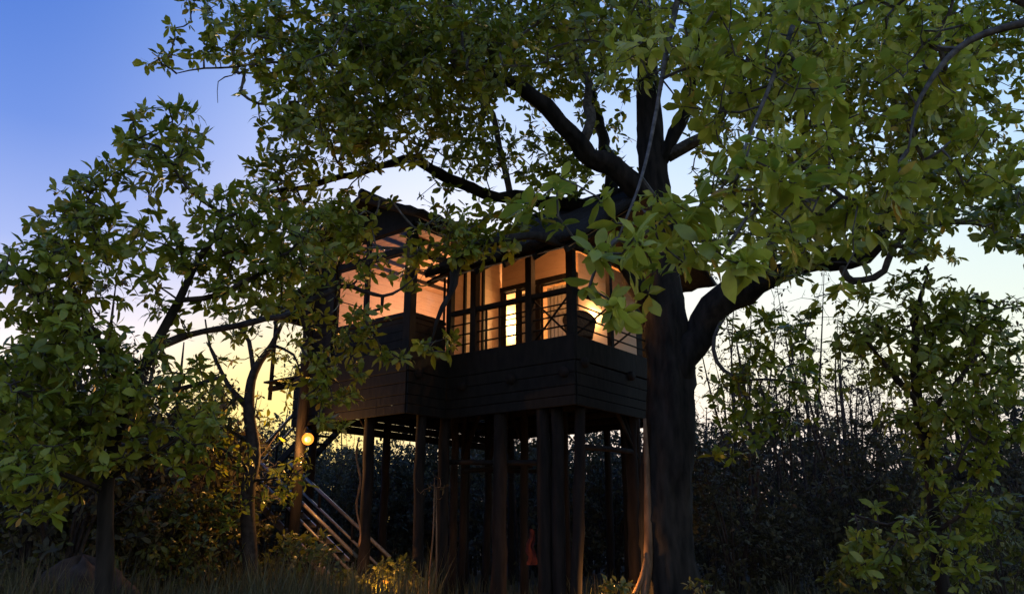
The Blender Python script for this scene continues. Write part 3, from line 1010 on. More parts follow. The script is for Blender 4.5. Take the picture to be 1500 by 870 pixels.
# floor lamp behind the glazed front
L = empty('floor_lamp', hw(3.22, 2.42, FL))
tag(L, 'floor lamp with a bright drum shade behind the balcony doors', 'lamp')
lamp_part('base', [(.001, .03), (.15, .03), (.16, .0), (.001, .0)], 'metal', L)
lamp_part('stem', [(.014, .02), (.014, 1.30)], 'metal', L, 8)
lamp_part('shade', [(.19, 1.20), (.21, 1.22), (.17, 1.72), (.15, 1.72)], 'shade', L, 20)
point('floor_lamp_light', L, (0, 0, 1.45), 30, (1.0, .62, .26), .10)

# wall lamp on the balcony side of the room
L = empty('wall_lamp', hw(1.05, 2.75, 6.62), rad(-38))
tag(L, 'small wall lamp with a rounded glowing shade on the balcony side wall', 'lamp')
lamp_part('shade', [(.05, -.02), (.10, .05), (.125, .16), (.10, .28), (.06, .33)], 'shade2', L, 16)
lamp_part('back_plate', [(.001, -.03), (.05, -.03), (.05, .0), (.001, .0)], 'metal', L, 12, (-.08, 0, .10))
point('wall_lamp_light', L, (0, 0, .15), 9, (1.0, .56, .22), .06)

# floor lamp in the middle of the wing
L = empty('floor_lamp', hw(5.15, 2.1, FL))
tag(L, 'floor lamp standing in the left room of the treehouse', 'lamp')
lamp_part('base', [(.001, .03), (.15, .03), (.16, .0), (.001, .0)], 'metal', L)
lamp_part('stem', [(.014, .02), (.014, 1.25)], 'metal', L, 8)
lamp_part('shade', [(.21, 1.15), (.23, 1.17), (.19, 1.60), (.17, 1.60)], 'shade', L, 20)
point('wing_lamp_light', L, (0, 0, 1.38), 56, (1.0, .53, .32), .14)

# pendant lamps under the balcony roof and in the room behind
for (u, s, z, wt, cl_, lab) in ((.58, .88, 7.42, 13, 1.0, 'paper pendant lamp hanging under the balcony roof of the treehouse'),
                                (2.1, 3.6, 7.40, 16, 1.02, 'paper pendant lamp hanging in the room behind the balcony')):
    L = empty('pendant_lamp', hw(u, s, z))
    tag(L, lab, 'lamp')
    lamp_part('shade', sphere_prof(.08, 0), 'shade2', L)
    lamp_part('cord', [(.006, .075), (.006, cl_)], 'metal', L, 6)
    point('pendant_lamp_light', L, (0, 0, 0), wt * .8, (1.0, .44, .15), .06)

# curtain inside the glazed front
def curtain(u0, u1, s, z0, z1, label):
    n = 60
    x = np.linspace(0, 1, n)
    off = .035 * np.sin(x * 42) + .012 * np.sin(x * 95 + 1)
    V = []
    for z in np.linspace(z0, z1, 6):
        f = 1 - .25 * (z - z0) / (z1 - z0)
        V += [[-(u0 + (u1 - u0) * xi), s + o_ * f, z] for xi, o_ in zip(x, off)]
    i, j = np.meshgrid(np.arange(5), np.arange(n - 1), indexing='ij')
    q = np.stack([i * n + j, i * n + j + 1, (i + 1) * n + j + 1, (i + 1) * n + j], -1).reshape(-1, 4)
    me = np_mesh('curtain', np.array(V), None, q, M['curtain'], smooth=True)
    o = bpy.data.objects.new('curtain', me)
    o.location = (1.27, 16.55, 0); o.rotation_euler = (0, 0, rad(-38))
    link(o)
    tag(o, label, 'curtain')


curtain(1.36, 2.15, 2.16, 5.43, 7.55, 'pale curtain drawn across the wide pane at the balcony corner')
curtain(2.98, 2.72, 2.16, 5.43, 7.55, 'pale curtain gathered beside the floor lamp')

# wicker tub chair on the balcony corner
CH = empty('tub_chair', hw(.42, .95, FL), rad(-38 + 200))
tag(CH, 'round wicker tub chair standing at the outer balcony corner', 'chair')
lamp_part('seat', [(.001, .44), (.26, .44), (.29, .42), (.29, .36), (.001, .36)], 'wicker', CH, 20)
aa = np.linspace(rad(-20), rad(200), 22)
rows = []
for z, r in ((.38, .29), (.50, .32), (.62, .35), (.74, .37)):
    rows.append([[r * math.cos(t), r * math.sin(t), z + (.16 * max(0, math.sin(t)) * (z - .38) / .36)] for t in aa])
R_ = np.array(rows); n_ = len(aa)
inner = R_.copy(); inner[..., :2] *= .92
V = np.vstack([R_.reshape(-1, 3), inner.reshape(-1, 3)])
i, j = np.meshgrid(np.arange(3), np.arange(n_ - 1), indexing='ij')
q = np.stack([i * n_ + j, i * n_ + j + 1, (i + 1) * n_ + j + 1, (i + 1) * n_ + j], -1).reshape(-1, 4)
mesh_obj('backrest', np_mesh('backrest', V, None, np.vstack([q, q[:, ::-1] + 4 * n_]), M['wicker'], smooth=True), CH)
V, t, q = tube([[.36 * math.cos(a), .36 * math.sin(a), .75 + .16 * max(0, math.sin(a))] for a in aa], [.024] * n_, 8)
mesh_obj('rim', np_mesh('rim', V, t, q, M['wicker'], smooth=True), CH)
for a in (45, 135, 225, 315):
    x, y = .21 * math.cos(rad(a)), .21 * math.sin(rad(a))
    V, t, q = tube([[x * 1.15, y * 1.15, 0], [x, y, .37]], [.018, .022], 8)
    mesh_obj('leg', np_mesh('leg', V, t, q, M['wicker'], smooth=True), CH)


# low garden lamps on the ground
def garden_lamp(p, watts, label):
    L = empty('garden_lamp', (p[0], p[1], ground(p[0], p[1])))
    tag(L, label, 'lamp', None)
    lamp_part('stake', [(.03, -.1), (.03, .22)], 'metal', L, 8)
    lamp_part('lens', [(.055, .22), (.06, .24), (.06, .32), (.055, .34)], 'garden', L, 14)
    lamp_part('cap', [(.001, .41), (.05, .40), (.10, .36), (.10, .345), (.001, .345)], 'metal', L, 14)
    point('garden_lamp_light', L, (0, 0, .46), watts, (1.0, .45, .12), .05)


p = at(556, 868, 17.2); garden_lamp(p, 9, 'low garden lamp among the shrubs at the foot of the stairs')
p = at(898, 868, 16.7); garden_lamp(p, 9, 'low garden lamp at the foot of the big tree')

# red cloth between the stilts
n = 14
V = []
for i in range(n):
    z = 1.75 - i * .055
    wdt = .035 + .075 * (i / n) ** .6 * (1 + .25 * math.sin(i * 1.7))
    for k in range(5):
        V.append([(k / 4 - .5) * wdt * 2 + .03 * math.sin(i * .7), .03 * math.sin(k * 2.2 + i * .3), z])
q = [[i * 5 + k, i * 5 + k + 1, (i + 1) * 5 + k + 1, (i + 1) * 5 + k] for i in range(n - 1) for k in range(4)]
pp = at(778, 800, 17.55)
o = mesh_obj('hanging_cloth', np_mesh('hanging_cloth', np.array(V) + np.array([0, 0, pp[2] - 1.4]), None, q, M['redcloth'], smooth=True), None, (pp[0], pp[1], 0))
tag(o, 'dull red cloth hanging low between the stilts', 'cloth')

# ------------------------------------------------------------------ the big tree that carries the house
def main_tree():
    g = np.random.default_rng(21)
    base = np.array([*at(985, 880, 17.3)[:2], 0.0])
    # trunk with a flared, fluted foot
    tp = [(983, 560, 17.4, .52), (976, 470, 17.4, .47), (970, 400, 17.4, .40), (963, 320, 17.4, .37), (956, 240, 17.5, .34), (950, 150, 17.6, .29), (946, 60, 17.8, .22), (938, -60, 18.0, .15), (930, -160, 18.2, .08)]
    P = [base + [0, 0, -.5], base + [0, 0, .3], base + [-.01, 0, 1.0], base + [-.02, 0, 2.4]] + [at(*t[:3]) for t in tp]
    R = [.68, .60, .55, .53] + [t[3] for t in tp]
    trunk = catmull(P, R, .22)
    limbs = [trunk]
    px = lambda *a: limbs.append(px_limb(a))
    # left limb over the roof
    px((958, 300, 17.4, .30), (915, 262, 17.3, .29), (870, 232, 17.1, .26), (835, 195, 16.9, .22), (800, 155, 16.7, .19), (760, 124, 16.5, .16), (700, 106, 16.2, .12), (630, 100, 15.8, .09), (550, 70, 15.4, .06), (470, 60, 15.0, .04))
    # stem dropping to the roof and rising behind the left limb
    px((962, 470, 17.9, .22), (915, 380, 18.4, .20), (897, 300, 18.6, .19), (890, 230, 18.8, .17), (868, 160, 19.0, .13), (850, 80, 19.2, .10), (835, -30, 19.4, .06))
    # limb rising from behind the roof
    px((905, 345, 18.6, .17), (840, 300, 19.2, .17), (770, 292, 19.0, .17), (715, 287, 18.6, .15), (660, 262, 18.1, .13), (605, 236, 17.5, .11), (545, 246, 17.0, .085), (470, 268, 16.4, .06), (400, 285, 15.8, .045))
    px((748, 292, 18.9, .10), (738, 240, 18.8, .085), (722, 185, 18.6, .07), (705, 120, 18.4, .05), (690, 50, 18.2, .03))
    # right limb
    px((985, 560, 17.3, .30), (1012, 505, 17.2, .37), (1050, 455, 17.0, .35), (1095, 420, 16.8, .28), (1150, 396, 16.5, .21), (1215, 388, 16.2, .17), (1268, 378, 16.0, .16), (1293, 335, 15.9, .15), (1310, 270, 15.8, .13), (1340, 190, 15.6, .10), (1370, 90, 15.4, .06))
    px((1232, 386, 16.1, .09), (1240, 405, 16.0, .08), (1262, 412, 15.9, .075), (1290, 396, 15.7, .065), (1320, 350, 15.5, .06), (1390, 325, 15.2, .06), (1500, 342, 14.8, .05))
    # risers
    px((958, 250, 17.5, .17), (990, 195, 17.3, .16), (1014, 130, 17.1, .13), (1030, 50, 16.9, .09), (1045, -40, 16.7, .05))
    px((852, 213, 17.0, .13), (868, 175, 17.0, .12), (862, 120, 17.1, .10), (830, 60, 17.2, .07), (800, -20, 17.3, .04))
    px((1120, 408, 16.7, .12), (1140, 330, 16.4, .10), (1165, 250, 16.0, .085), (1180, 160, 15.6, .07), (1190, 60, 15.2, .05))
    px((978, 230, 17.4, .15), (1040, 190, 16.8, .13), (1075, 140, 16.2, .11), (1110, 70, 15.4, .08), (1140, 0, 14.6, .05), (1160, -80, 14, .02))
    px((1330, 210, 15.6, .09), (1350, 120, 14.6, .07), (1380, 40, 13.8, .04), (1400, -40, 13.2, .02))
    # low limb that passes in front of the windows
    px((960, 440, 17.2, .152), (880, 372, 16.2, .11), (800, 352, 15.5, .095), (735, 350, 15.0, .09), (690, 362, 14.8, .085), (668, 402, 14.7, .08), (659, 432, 14.6, .06), (638, 470, 14.5, .03), (632, 500, 14.5, .012))
    # bare drooping twig at the upper left
    px((470, 95, 15.0, .03), (400, 88, 14.8, .026), (350, 98, 14.7, .022), (300, 100, 14.6, .016), (258, 102, 14.5, .010))
    px((350, 98, 14.7, .014), (340, 112, 14.7, .012), (322, 120, 14.7, .010), (320, 150, 14.7, .006))
    # drooping branch under the right limb
    px((1062, 462, 16.9, .05), (1046, 492, 16.8, .045), (1050, 530, 16.7, .04), (1075, 553, 16.6, .034), (1120, 556, 16.5, .026), (1180, 560, 16.4, .016))

    blobs = [
        # px, py, distance, half width, half height, half depth, cover
        (300, 8, 14.6, 55, 14, .6, 1.1), (275, 60, 14.6, 40, 25, .5, .9), (238, 92, 14.5, 28, 12, .3, 1.5), (345, 45, 14.8, 55, 40, .7, 1.3), (400, 50, 14.8, 60, 60, .8, 1.8),
        (390, 140, 14.8, 34, 22, .5, .9), (450, 110, 15.0, 70, 70, 1.0, 2.2), (420, 215, 15.2, 55, 45, .8, 1.2), (385, 270, 15.2, 45, 30, .6, 1.2),
        (500, 30, 15.4, 90, 60, 1.2, 2.4), (540, 120, 15.6, 90, 70, 1.2, 2.4), (500, 200, 15.8, 75, 55, 1.0, 1.9), (470, 285, 15.6, 50, 30, .8, 1.6), (580, 190, 16.2, 70, 45, 1.0, 1.6),
        (620, 40, 16.2, 100, 70, 1.6, 2.6), (640, 140, 16.4, 70, 60, 1.2, 1.9), (700, 60, 16.8, 90, 70, 1.6, 2.4), (690, 190, 17.6, 60, 40, 1.0, 1.0),
        (640, 285, 17.5, 22, 22, .4, .8), (760, 220, 18.4, 60, 40, 1.0, .7), (800, 260, 18.6, 55, 30, 1.0, .8), (690, 262, 18.2, 40, 18, .6, .5), (550, 300, 15.4, 22, 14, .4, .7),
        (790, 60, 17.4, 90, 70, 1.8, 1.9), (800, 130, 18.6, 60, 40, 1.0, .7), (870, 30, 17.8, 90, 60, 1.8, 2.0), (900, 130, 18.5, 70, 60, 1.4, 0.52), (910, 215, 18.4, 50, 40, 1.0, 0.42),
        (1000, 30, 17.0, 90, 70, 2.0, 1.6), (1040, 130, 17.2, 80, 70, 1.6, 0.56), (1090, 230, 17.0, 70, 60, 1.6, .9), (1040, 310, 16.8, 60, 40, 1.2, 0.35),
        (1120, 60, 16.0, 90, 70, 2.0, 1.4), (1180, 160, 15.8, 80, 70, 1.8, 1.3), (1210, 270, 15.8, 80, 60, 1.6, 1.5), (1150, 330, 16.0, 60, 36, 1.2, 1.0),
        (1260, 60, 15.0, 110, 80, 2.0, 1.8), (1380, 50, 14.8, 110, 70, 2.0, 1.5), (1470, 70, 15.0, 60, 80, 1.6, 1.3), (1300, 190, 15.2, 100, 70, 1.8, 2.0), (1420, 180, 15.0, 90, 60, 1.8, 1.5),
        (1340, 280, 15.2, 90, 50, 1.4, 1.7), (1450, 270, 15.0, 80, 50, 1.4, 1.5), (1400, 350, 15.0, 70, 26, 1.0, .8), (1480, 370, 15.0, 50, 30, 1.0, .7), (1230, 330, 15.6, 50, 30, 1.0, 1.0),
        # crown above the picture
        (450, -90, 15.5, 130, 60, 1.6, .7), (640, -110, 16.0, 160, 70, 2.0, .7), (830, -130, 16.5, 160, 80, 2.2, .7), (1020, -130, 16.0, 160, 80, 2.4, .7), (1200, -120, 15.0, 160, 80, 2.4, .7), (1380, -100, 14.5, 150, 70, 2.2, .7),
        (700, -230, 16.5, 200, 60, 2.4, .45), (950, -250, 16.5, 200, 60, 2.6, .45), (1200, -230, 15.5, 200, 60, 2.4, .45),
        (730, 225, 18.5, 60, 36, .9, .9), (800, 235, 18.6, 56, 36, .9, .9), (860, 260, 18.8, 40, 26, .6, .7), (660, 225, 17.8, 50, 26, .7, .7), (840, 110, 17.6, 60, 50, 1.0, .7), (920, 60, 17.2, 60, 60, 1.0, .8), (1060, 120, 16.6, 60, 60, 1.0, .6),
        # hanging over the right limb
        (1150, 370, 12.0, 70, 30, 1.0, 1.2), (1230, 350, 12.0, 60, 36, 1.0, 1.3), (1310, 330, 12.5, 70, 40, 1.0, 1.3), (1040, 260, 12.0, 60, 50, 1.0, 0.65), (1400, 300, 12.0, 90, 50, 1.0, 1.2), (1480, 300, 12, 50, 60, 1, 1.0), (1060, 330, 13.5, 60, 40, 1.0, 1.2),
        (560, 40, 13.5, 120, 70, 1.2, 1.0), (760, 30, 14.0, 120, 60, 1.2, 1.0), (660, 110, 14.5, 80, 50, 1.0, .8), (480, 140, 13.6, 80, 60, 1.0, .9), (880, 20, 13.0, 90, 60, 1.0, 1.0),
        # in front of the house
        (645, 355, 14.8, 42, 34, .5, 1.7), (610, 395, 14.7, 26, 26, .4, .8), (690, 340, 15.0, 40, 28, .5, 1.4), (735, 350, 15.0, 45, 30, .5, 1.2), (640, 495, 14.5, 24, 22, .3, 1.4), (520, 330, 14.6, 34, 34, .4, 1.3), (700, 320, 15.4, 60, 22, .5, 1.3), (780, 320, 15.6, 40, 26, .5, 1.0), (480, 335, 14.6, 50, 40, .6, 1.8), 
        (440, 350, 14.6, 50, 40, .6, 1.7), 
        # under the right limb
        (1080, 520, 16.7, 40, 28, .6, .8), (1120, 560, 16.6, 60, 30, .6, .9), (1160, 555, 16.5, 36, 20, .4, .9), (1080, 590, 16.7, 40, 34, .6, .8), (1120, 480, 16.8, 50, 36, .6, .8), (1130, 620, 16.8, 40, 28, .6, .9), (1160, 470, 16.6, 40, 30, .5, .6), (1070, 640, 16.8, 34, 26, .5, .7), (1180, 600, 16.6, 30, 30, .5, .6),
    ]
    return build_tree('broadleaf_tree', 'huge broad-leaved tree with a thick dark trunk carrying the treehouse', 'tree', base, limbs, blobs,
                      M['leaf'], M['bark'], M['twig_grey'], .225, n_single=300, seed=21, trunk_sides=28, cluster=.36, wide=1.32, rough=.07)


main_tree()


# ------------------------------------------------------------------ near branches on an added tree, trunk unseen; leaves lightened to imitate nearer light
def added_near_tree():
    W = lambda *a: np.array(a, float)
    trunk = catmull([W(6.9, 6.2, -.3), W(6.85, 6.25, 3), W(6.7, 6.4, 6), W(6.3, 6.7, 8.5), W(5.5, 7.0, 10.5)], [.28, .24, .19, .12, .04], .25)
    limbs = [trunk]
    limbs.append(catmull([W(6.7, 6.4, 6.0)] + [at(*p) for p in ((1560, 20, 8.6), (1400, -40, 8.8), (1250, -40, 8.8), (1180, 5, 8.4), (1150, 70, 8.2), (1122, 140, 7.7), (1090, 220, 7.2), (1072, 300, 6.9))], [.12, .09, .075, .06, .040, .030, .022, .016, .010], .2))
    limbs.append(catmull([at(*p) for p in ((1250, -40, 8.8), (1110, -60, 8.6), (1010, -30, 8.5), (980, 60, 8.4), (962, 160, 7.8), (940, 260, 7.1), (905, 350, 6.7))], [.055, .05, .042, .032, .022, .015, .010], .2))
    limbs.append(catmull([at(*p) for p in ((1560, 20, 8.6), (1420, 60, 9.0), (1350, 140, 8.9), (1330, 220, 8.6))], [.06, .045, .026, .012], .2))
    limbs.append(catmull([at(*p) for p in ((1150, 70, 8.2), (1200, 150, 8.3), (1215, 240, 8.2), (1190, 310, 7.6))], [.028, .022, .015, .010], .2))
    blobs = [
        (1000, 40, 8.4, 120, 60, 1.0, 1.71), (960, 130, 8.0, 70, 60, .8, 0.38), (1110, 60, 8.6, 100, 70, 1.0, 1.86), (1230, 60, 9.6, 110, 70, 1.0, 1.71), (1340, 60, 10.0, 90, 70, 1.0, 1.40),
        (1130, 170, 7.8, 90, 60, .7, 1.47), (1070, 130, 8.2, 70, 60, .7, 0.74), (1210, 180, 8.6, 80, 60, .8, 1.24), (1080, 255, 7.2, 80, 50, .6, 1.24), (1170, 290, 7.4, 70, 50, .6, 0.93), (980, 270, 7.2, 50, 45, .6, 0.31),
        (950, 330, 6.8, 60, 36, .5, 0.85), (906, 398, 6.5, 46, 38, .4, 1.75), (818, 305, 6.9, 44, 30, .4, 1.30), (930, 430, 6.5, 32, 36, .3, 1.86), (880, 300, 7.2, 36, 30, .4, 0.70), (1000, 345, 6.8, 42, 34, .4, 0.78),
        (1070, 350, 6.7, 48, 36, .4, 2.02), (1040, 395, 6.6, 30, 18, .3, 1.40), (1140, 350, 7.0, 50, 22, .4, 1.55), (1190, 345, 7.0, 20, 16, .3, 1.55), (1210, 440, 8.0, 20, 22, .3, 1.40), (1350, 180, 9.0, 70, 50, .6, 0.93), (1430, 230, 9.0, 60, 40, .6, 0.78), (1300, 300, 9.0, 60, 40, .6, 0.78),
        (800, 285, 7.0, 34, 26, .3, 1.12), (886, 352, 6.7, 40, 30, .4, 1.02), (920, 280, 7.0, 46, 34, .4, 0.42),
        (1040, 350, 8.5, 60, 40, .6, 1.0), (1110, 320, 8.2, 70, 50, .7, 1.2), (1190, 320, 8.6, 70, 46, .7, 1.2), (1270, 290, 9.0, 70, 50, .7, 1.1),
    ]
    build_tree('added_near_tree', 'near branches on an added tree, trunk unseen, with leaves lightened to imitate light, hanging down in front of the big dark tree', 'tree', (6.9, 6.2, 0), limbs, blobs,
               M['leaf_near_lit'], M['bark'], M['twig_grey'], .225, n_single=300, seed=23, trunk_sides=14, cluster=.36, wide=1.32, rough=.06, cov=1.0)


added_near_tree()

# root / strangler stem against the foot of the big tree
tb = at(985, 880, 17.3)
P, R = catmull([[tb[0] - .82, tb[1] - .58, -.1], [tb[0] - .64, tb[1] - .52, .45], [tb[0] - .52, tb[1] - .43, 1.1], [tb[0] - .47, tb[1] - .38, 2.2], [tb[0] - .45, tb[1] - .36, 3.2], [tb[0] - .44, tb[1] - .30, 3.9]], [.12, .10, .09, .075, .06, .035], .15)
V, t, q = tube(P, R, 12, .10, 5)
P2, R2 = catmull([[tb[0] - 1.15, tb[1] - .7, .0], [tb[0] - .9, tb[1] - .6, .35], [tb[0] - .68, tb[1] - .52, .75], [tb[0] - .54, tb[1] - .45, 1.2]], [.05, .05, .055, .05], .15)
V2, t2, q2 = tube(P2, R2, 10, .1, 6)
root = empty('aerial_root', (tb[0] - .7, tb[1] - .5, 0))
tag(root, 'pale aerial root climbing the foot of the thick tree trunk', 'root')
off = np.array(root.location)
mesh_obj('stem', np_mesh('stem', V - off, t, q, M['root'], smooth=True), root)
mesh_obj('side_root', np_mesh('side_root', V2 - off, t2, q2, M['root'], smooth=True), root)

# thin creeper on the stilt beside the stairs
P = [at(525 + 3 * math.sin(i * 1.3), 800 - i * 16, 17.98) for i in range(11)]
P, R = catmull(P, [.022] * 11, .12)
V, t, q = tube(P, R * (1 + .25 * np.sin(np.arange(len(R)) * 1.9)), 8, .1, 3)
o = mesh_obj('creeper_stem', np_mesh('creeper_stem', V, t, q, M['root'], smooth=True))
tag(o, 'thin knotted creeper stem running up the stilt beside the stairs', 'creeper')

# ------------------------------------------------------------------ tree at the left
b = at(155, 880, 11.5)
left_limbs = [
    catmull([[b[0], b[1], -.3], [b[0], b[1], .4]] + [at(*p) for p in ((156, 720, 11.5), (166, 650, 11.4), (190, 580, 11.3), (225, 510, 11.2), (262, 440, 11.1), (290, 380, 11.0))], [.13, .12, .10, .095, .085, .075, .06, .045], .2),
]
for lb in (
        ((290, 380, 11.0, .045), (325, 320, 11.0, .035), (270, 270, 10.9, .026), (235, 215, 10.8, .014)),
        ((225, 510, 11.2, .06), (300, 482, 12.0, .055), (380, 468, 13.0, .052), (440, 452, 13.8, .05), (498, 420, 14.2, .048), (530, 428, 14.3, .042), (560, 438, 14.4, .034), (590, 424, 14.4, .02), (612, 400, 14.5, .010)),
        ((190, 580, 11.3, .06), (140, 500, 11.0, .05), (110, 420, 10.8, .04), (105, 340, 10.6, .028), (120, 275, 10.5, .014)),
        ((140, 500, 11.0, .04), (80, 460, 10.6, .032), (30, 420, 10.3, .02)),
        ((262, 440, 11.1, .045), (330, 430, 11.2, .035), (400, 390, 11.4, .028), (450, 340, 11.6, .014)),
        ((166, 650, 11.4, .05), (90, 600, 10.8, .04), (30, 560, 10.4, .026)),
        ((190, 580, 11.3, .05), (260, 570, 11.2, .038), (330, 550, 11.3, .02)),
        ((156, 720, 11.5, .04), (80, 690, 10.9, .032), (20, 660, 10.5, .02)),
        ((160, 700, 11.5, .04), (230, 660, 11.2, .03), (290, 620, 11.1, .018))):
    left_limbs.append(px_limb(lb))
left_blobs = [
    (560, 395, 14.4, 28, 18, .4, .6), (530, 390, 14.4, 34, 30, .4, 1.0), (500, 470, 14.2, 34, 26, .4, 1.0), (545, 470, 14.3, 28, 18, .3, .9), (470, 500, 14.2, 34, 34, .4, 1.2), (490, 560, 14.1, 40, 26, .4, 1.1), (535, 530, 14.2, 26, 24, .3, .7), (430, 400, 14.2, 50, 36, .5, 1.6), (400, 440, 14.0, 44, 20, .4, 1.1), (340, 470, 13.4, 50, 20, .4, .9), (580, 500, 14.3, 40, 22, .3, .7), (500, 600, 14.1, 40, 22, .3, .9), (455, 560, 14.1, 26, 34, .3, .9),
    (240, 195, 10.8, 66, 34, .5, 1.8), (210, 235, 10.9, 48, 34, .5, 1.5), (285, 235, 10.9, 44, 36, .5, 1.3), (265, 290, 10.9, 40, 30, .5, .9),
    (125, 285, 10.5, 46, 36, .5, 2.0), (110, 340, 10.6, 60, 40, .6, 2.0), (170, 330, 10.7, 36, 30, .5, 1.3), (55, 385, 10.4, 50, 30, .5, 1.8), (30, 430, 10.3, 50, 34, .6, 1.9), (110, 400, 10.7, 60, 40, .6, 1.9),
    (215, 365, 11.0, 60, 34, .6, 1.3), (290, 350, 11.0, 50, 34, .6, 1.3), (350, 320, 11.2, 44, 40, .6, 1.4), (400, 345, 11.4, 50, 40, .6, 1.8), (360, 390, 11.3, 56, 30, .6, 1.7), (320, 430, 11.2, 56, 22, .5, 1.2), (440, 385, 11.6, 44, 30, .5, 1.5), (470, 340, 11.8, 30, 30, .4, 1.2), (390, 300, 11.3, 36, 26, .5, 1.1),
    (60, 480, 10.4, 70, 44, .7, 2.2), (140, 480, 10.8, 60, 40, .7, 1.7), (230, 470, 11.1, 46, 30, .6, .9), (40, 560, 10.4, 60, 50, .7, 2.4), (130, 560, 10.9, 70, 44, .8, 2.0), (215, 545, 11.2, 50, 34, .6, .9), (300, 545, 11.3, 40, 20, .5, .7),
    (60, 640, 10.6, 80, 50, .8, 2.2), (160, 630, 11.2, 70, 44, .8, 1.7), (250, 620, 11.2, 60, 40, .7, 1.5), (40, 710, 10.8, 60, 40, .8, 1.6), (130, 690, 11.2, 50, 30, .6, 1.0), (270, 670, 11.2, 40, 30, .6, 1.0), (180, 415, 10.9, 30, 22, .4, .8), (330, 375, 11.2, 60, 40, .6, 1.0), (410, 420, 11.5, 50, 26, .5, 1.0), (60, 620, 11.5, 90, 70, .5, 1.2), (160, 560, 11.8, 80, 50, .4, .9), (250, 420, 11.0, 30, 24, .4, .8),
]
build_tree('young_tree', 'leafy young tree with slim trunk standing left of the stairs', 'tree', (b[0], b[1], 0), left_limbs, left_blobs,
           M['leaf_left'], M['bark'], M['twig_dark'], .195, wide=1.22, n_single=300, seed=33, trunk_sides=12, cluster=.33, r0=.005, fine_within=10.9, cov=1.2)

# slender leaning tree against the yellow sky
b = at(366, 880, 18.0)
lm = [catmull([[b[0], b[1], -.3], [b[0], b[1], .5]] + [at(*p) for p in ((362, 730, 18), (372, 665, 18), (364, 600, 18), (372, 545, 18), (398, 505, 18), (415, 470, 18))], [.17, .16, .15, .14, .12, .10, .07, .04], .2)]
for lb in (((364, 600, 18, .07), (335, 560, 17.8, .05), (310, 510, 17.6, .03), (300, 470, 17.5, .015)), ((372, 545, 18, .06), (365, 500, 18, .045), (345, 470, 18, .02)), ((398, 505, 18, .04), (430, 520, 18, .03), (440, 550, 18, .012)), ((370, 650, 18, .05), (330, 625, 17.8, .03), (290, 610, 17.6, .015)), ((366, 705, 18, .035), (400, 700, 17.8, .025), (440, 690, 17.6, .010)), ((368, 690, 18, .045), (330, 660, 17.8, .03), (300, 650, 17.6, .012))):
    lm.append(px_limb(lb))
build_tree('leaning_tree', 'slender crooked tree with sparse leaves beside the stair landing', 'tree', (b[0], b[1], 0), lm,
           [(400, 480, 18, 44, 26, .6, .55), (430, 520, 18, 26, 36, .5, .4), (340, 500, 17.8, 40, 32, .6, .6), (310, 560, 17.7, 36, 36, .6, .9), (350, 590, 18, 30, 30, .5, .5), (300, 620, 17.7, 44, 30, .6, 1.2), (330, 660, 17.8, 36, 26, .5, 1.2), (395, 640, 18, 22, 26, .4, .35), (410, 580, 18, 24, 20, .4, .3), (280, 580, 17.7, 36, 30, .5, 1.1), (350, 740, 17.8, 40, 30, .5, 1.0), (425, 700, 17.6, 34, 24, .4, .9), (395, 715, 17.6, 34, 26, .4, .9), (440, 680, 17.6, 24, 16, .3, .6)],
           M['leaf_left'], M['twig_dark'], M['twig_dark'], .19, seed=44, trunk_sides=12, cluster=.34, m=(4, 8), r0=.005)

# ------------------------------------------------------------------ tree at the right
b = at(1388, 900, 13.0)
lm = [catmull([[b[0] - .1, b[1], -.3], [b[0], b[1], .3]] + [at(*p) for p in ((1372, 800, 13), (1366, 720, 13), (1356, 650, 13), (1345, 590, 13), (1340, 520, 13), (1345, 450, 13), (1360, 400, 13))], [.12, .11, .10, .095, .09, .08, .065, .045, .02], .2)]
for lb in (((1345, 590, 13, .055), (1300, 540, 12.8, .04), (1270, 500, 12.6, .02)), ((1350, 620, 13, .05), (1400, 560, 12.7, .04), (1440, 510, 12.5, .02)), ((1342, 540, 13, .045), (1390, 470, 13, .03), (1430, 430, 13, .014)), ((1364, 700, 13, .04), (1400, 680, 12.6, .03), (1420, 640, 12.4, .014)), ((1372, 800, 13, .04), (1320, 770, 12.7, .03), (1290, 760, 12.5, .014)), ((1370, 780, 13, .04), (1410, 750, 12.6, .028), (1430, 720, 12.5, .012))):
    lm.append(px_limb(lb))
build_tree('tall_sapling', 'slim leafy tree with drooping foliage right of the thick trunk', 'tree', (b[0], b[1], 0), lm,
           [(1330, 440, 13, 55, 36, .7, 1.4), (1290, 500, 12.7, 54, 44, .6, 1.6), (1360, 500, 13, 60, 50, .8, 1.8), (1420, 480, 12.9, 60, 50, .7, 1.7), (1470, 520, 12.8, 46, 50, .6, 1.2), (1330, 570, 12.9, 60, 40, .7, 1.6), (1410, 570, 12.7, 60, 44, .7, 1.8), (1380, 640, 12.8, 50, 34, .6, 1.5), (1440, 640, 12.6, 50, 40, .6, 1.0), (1400, 700, 12.7, 40, 34, .5, 1.2), (1410, 760, 12.6, 36, 44, .5, 1.2), (1320, 775, 12.6, 40, 34, .5, 1.0), (1280, 740, 12.5, 30, 22, .4, .5), (1290, 810, 12.6, 44, 30, .5, 1.0), (1390, 830, 12.7, 44, 30, .5, .8), (1480, 600, 12.6, 30, 40, .4, 1.3), (1490, 440, 12.9, 40, 40, .5, 1.2), (1440, 580, 12.6, 50, 40, .5, 1.2), (1250, 540, 12.7, 30, 40, .4, .8), (1350, 720, 12.8, 30, 40, .4, .7), (1380, 420, 13, 50, 30, .5, 1.0), (1250, 470, 12.8, 36, 40, .5, .7)],
           M['leaf_left'], M['bark'], M['twig_dark'], .185, wide=1.22, n_single=200, seed=55, trunk_sides=12, cluster=.33, r0=.005, fine_within=12.4)


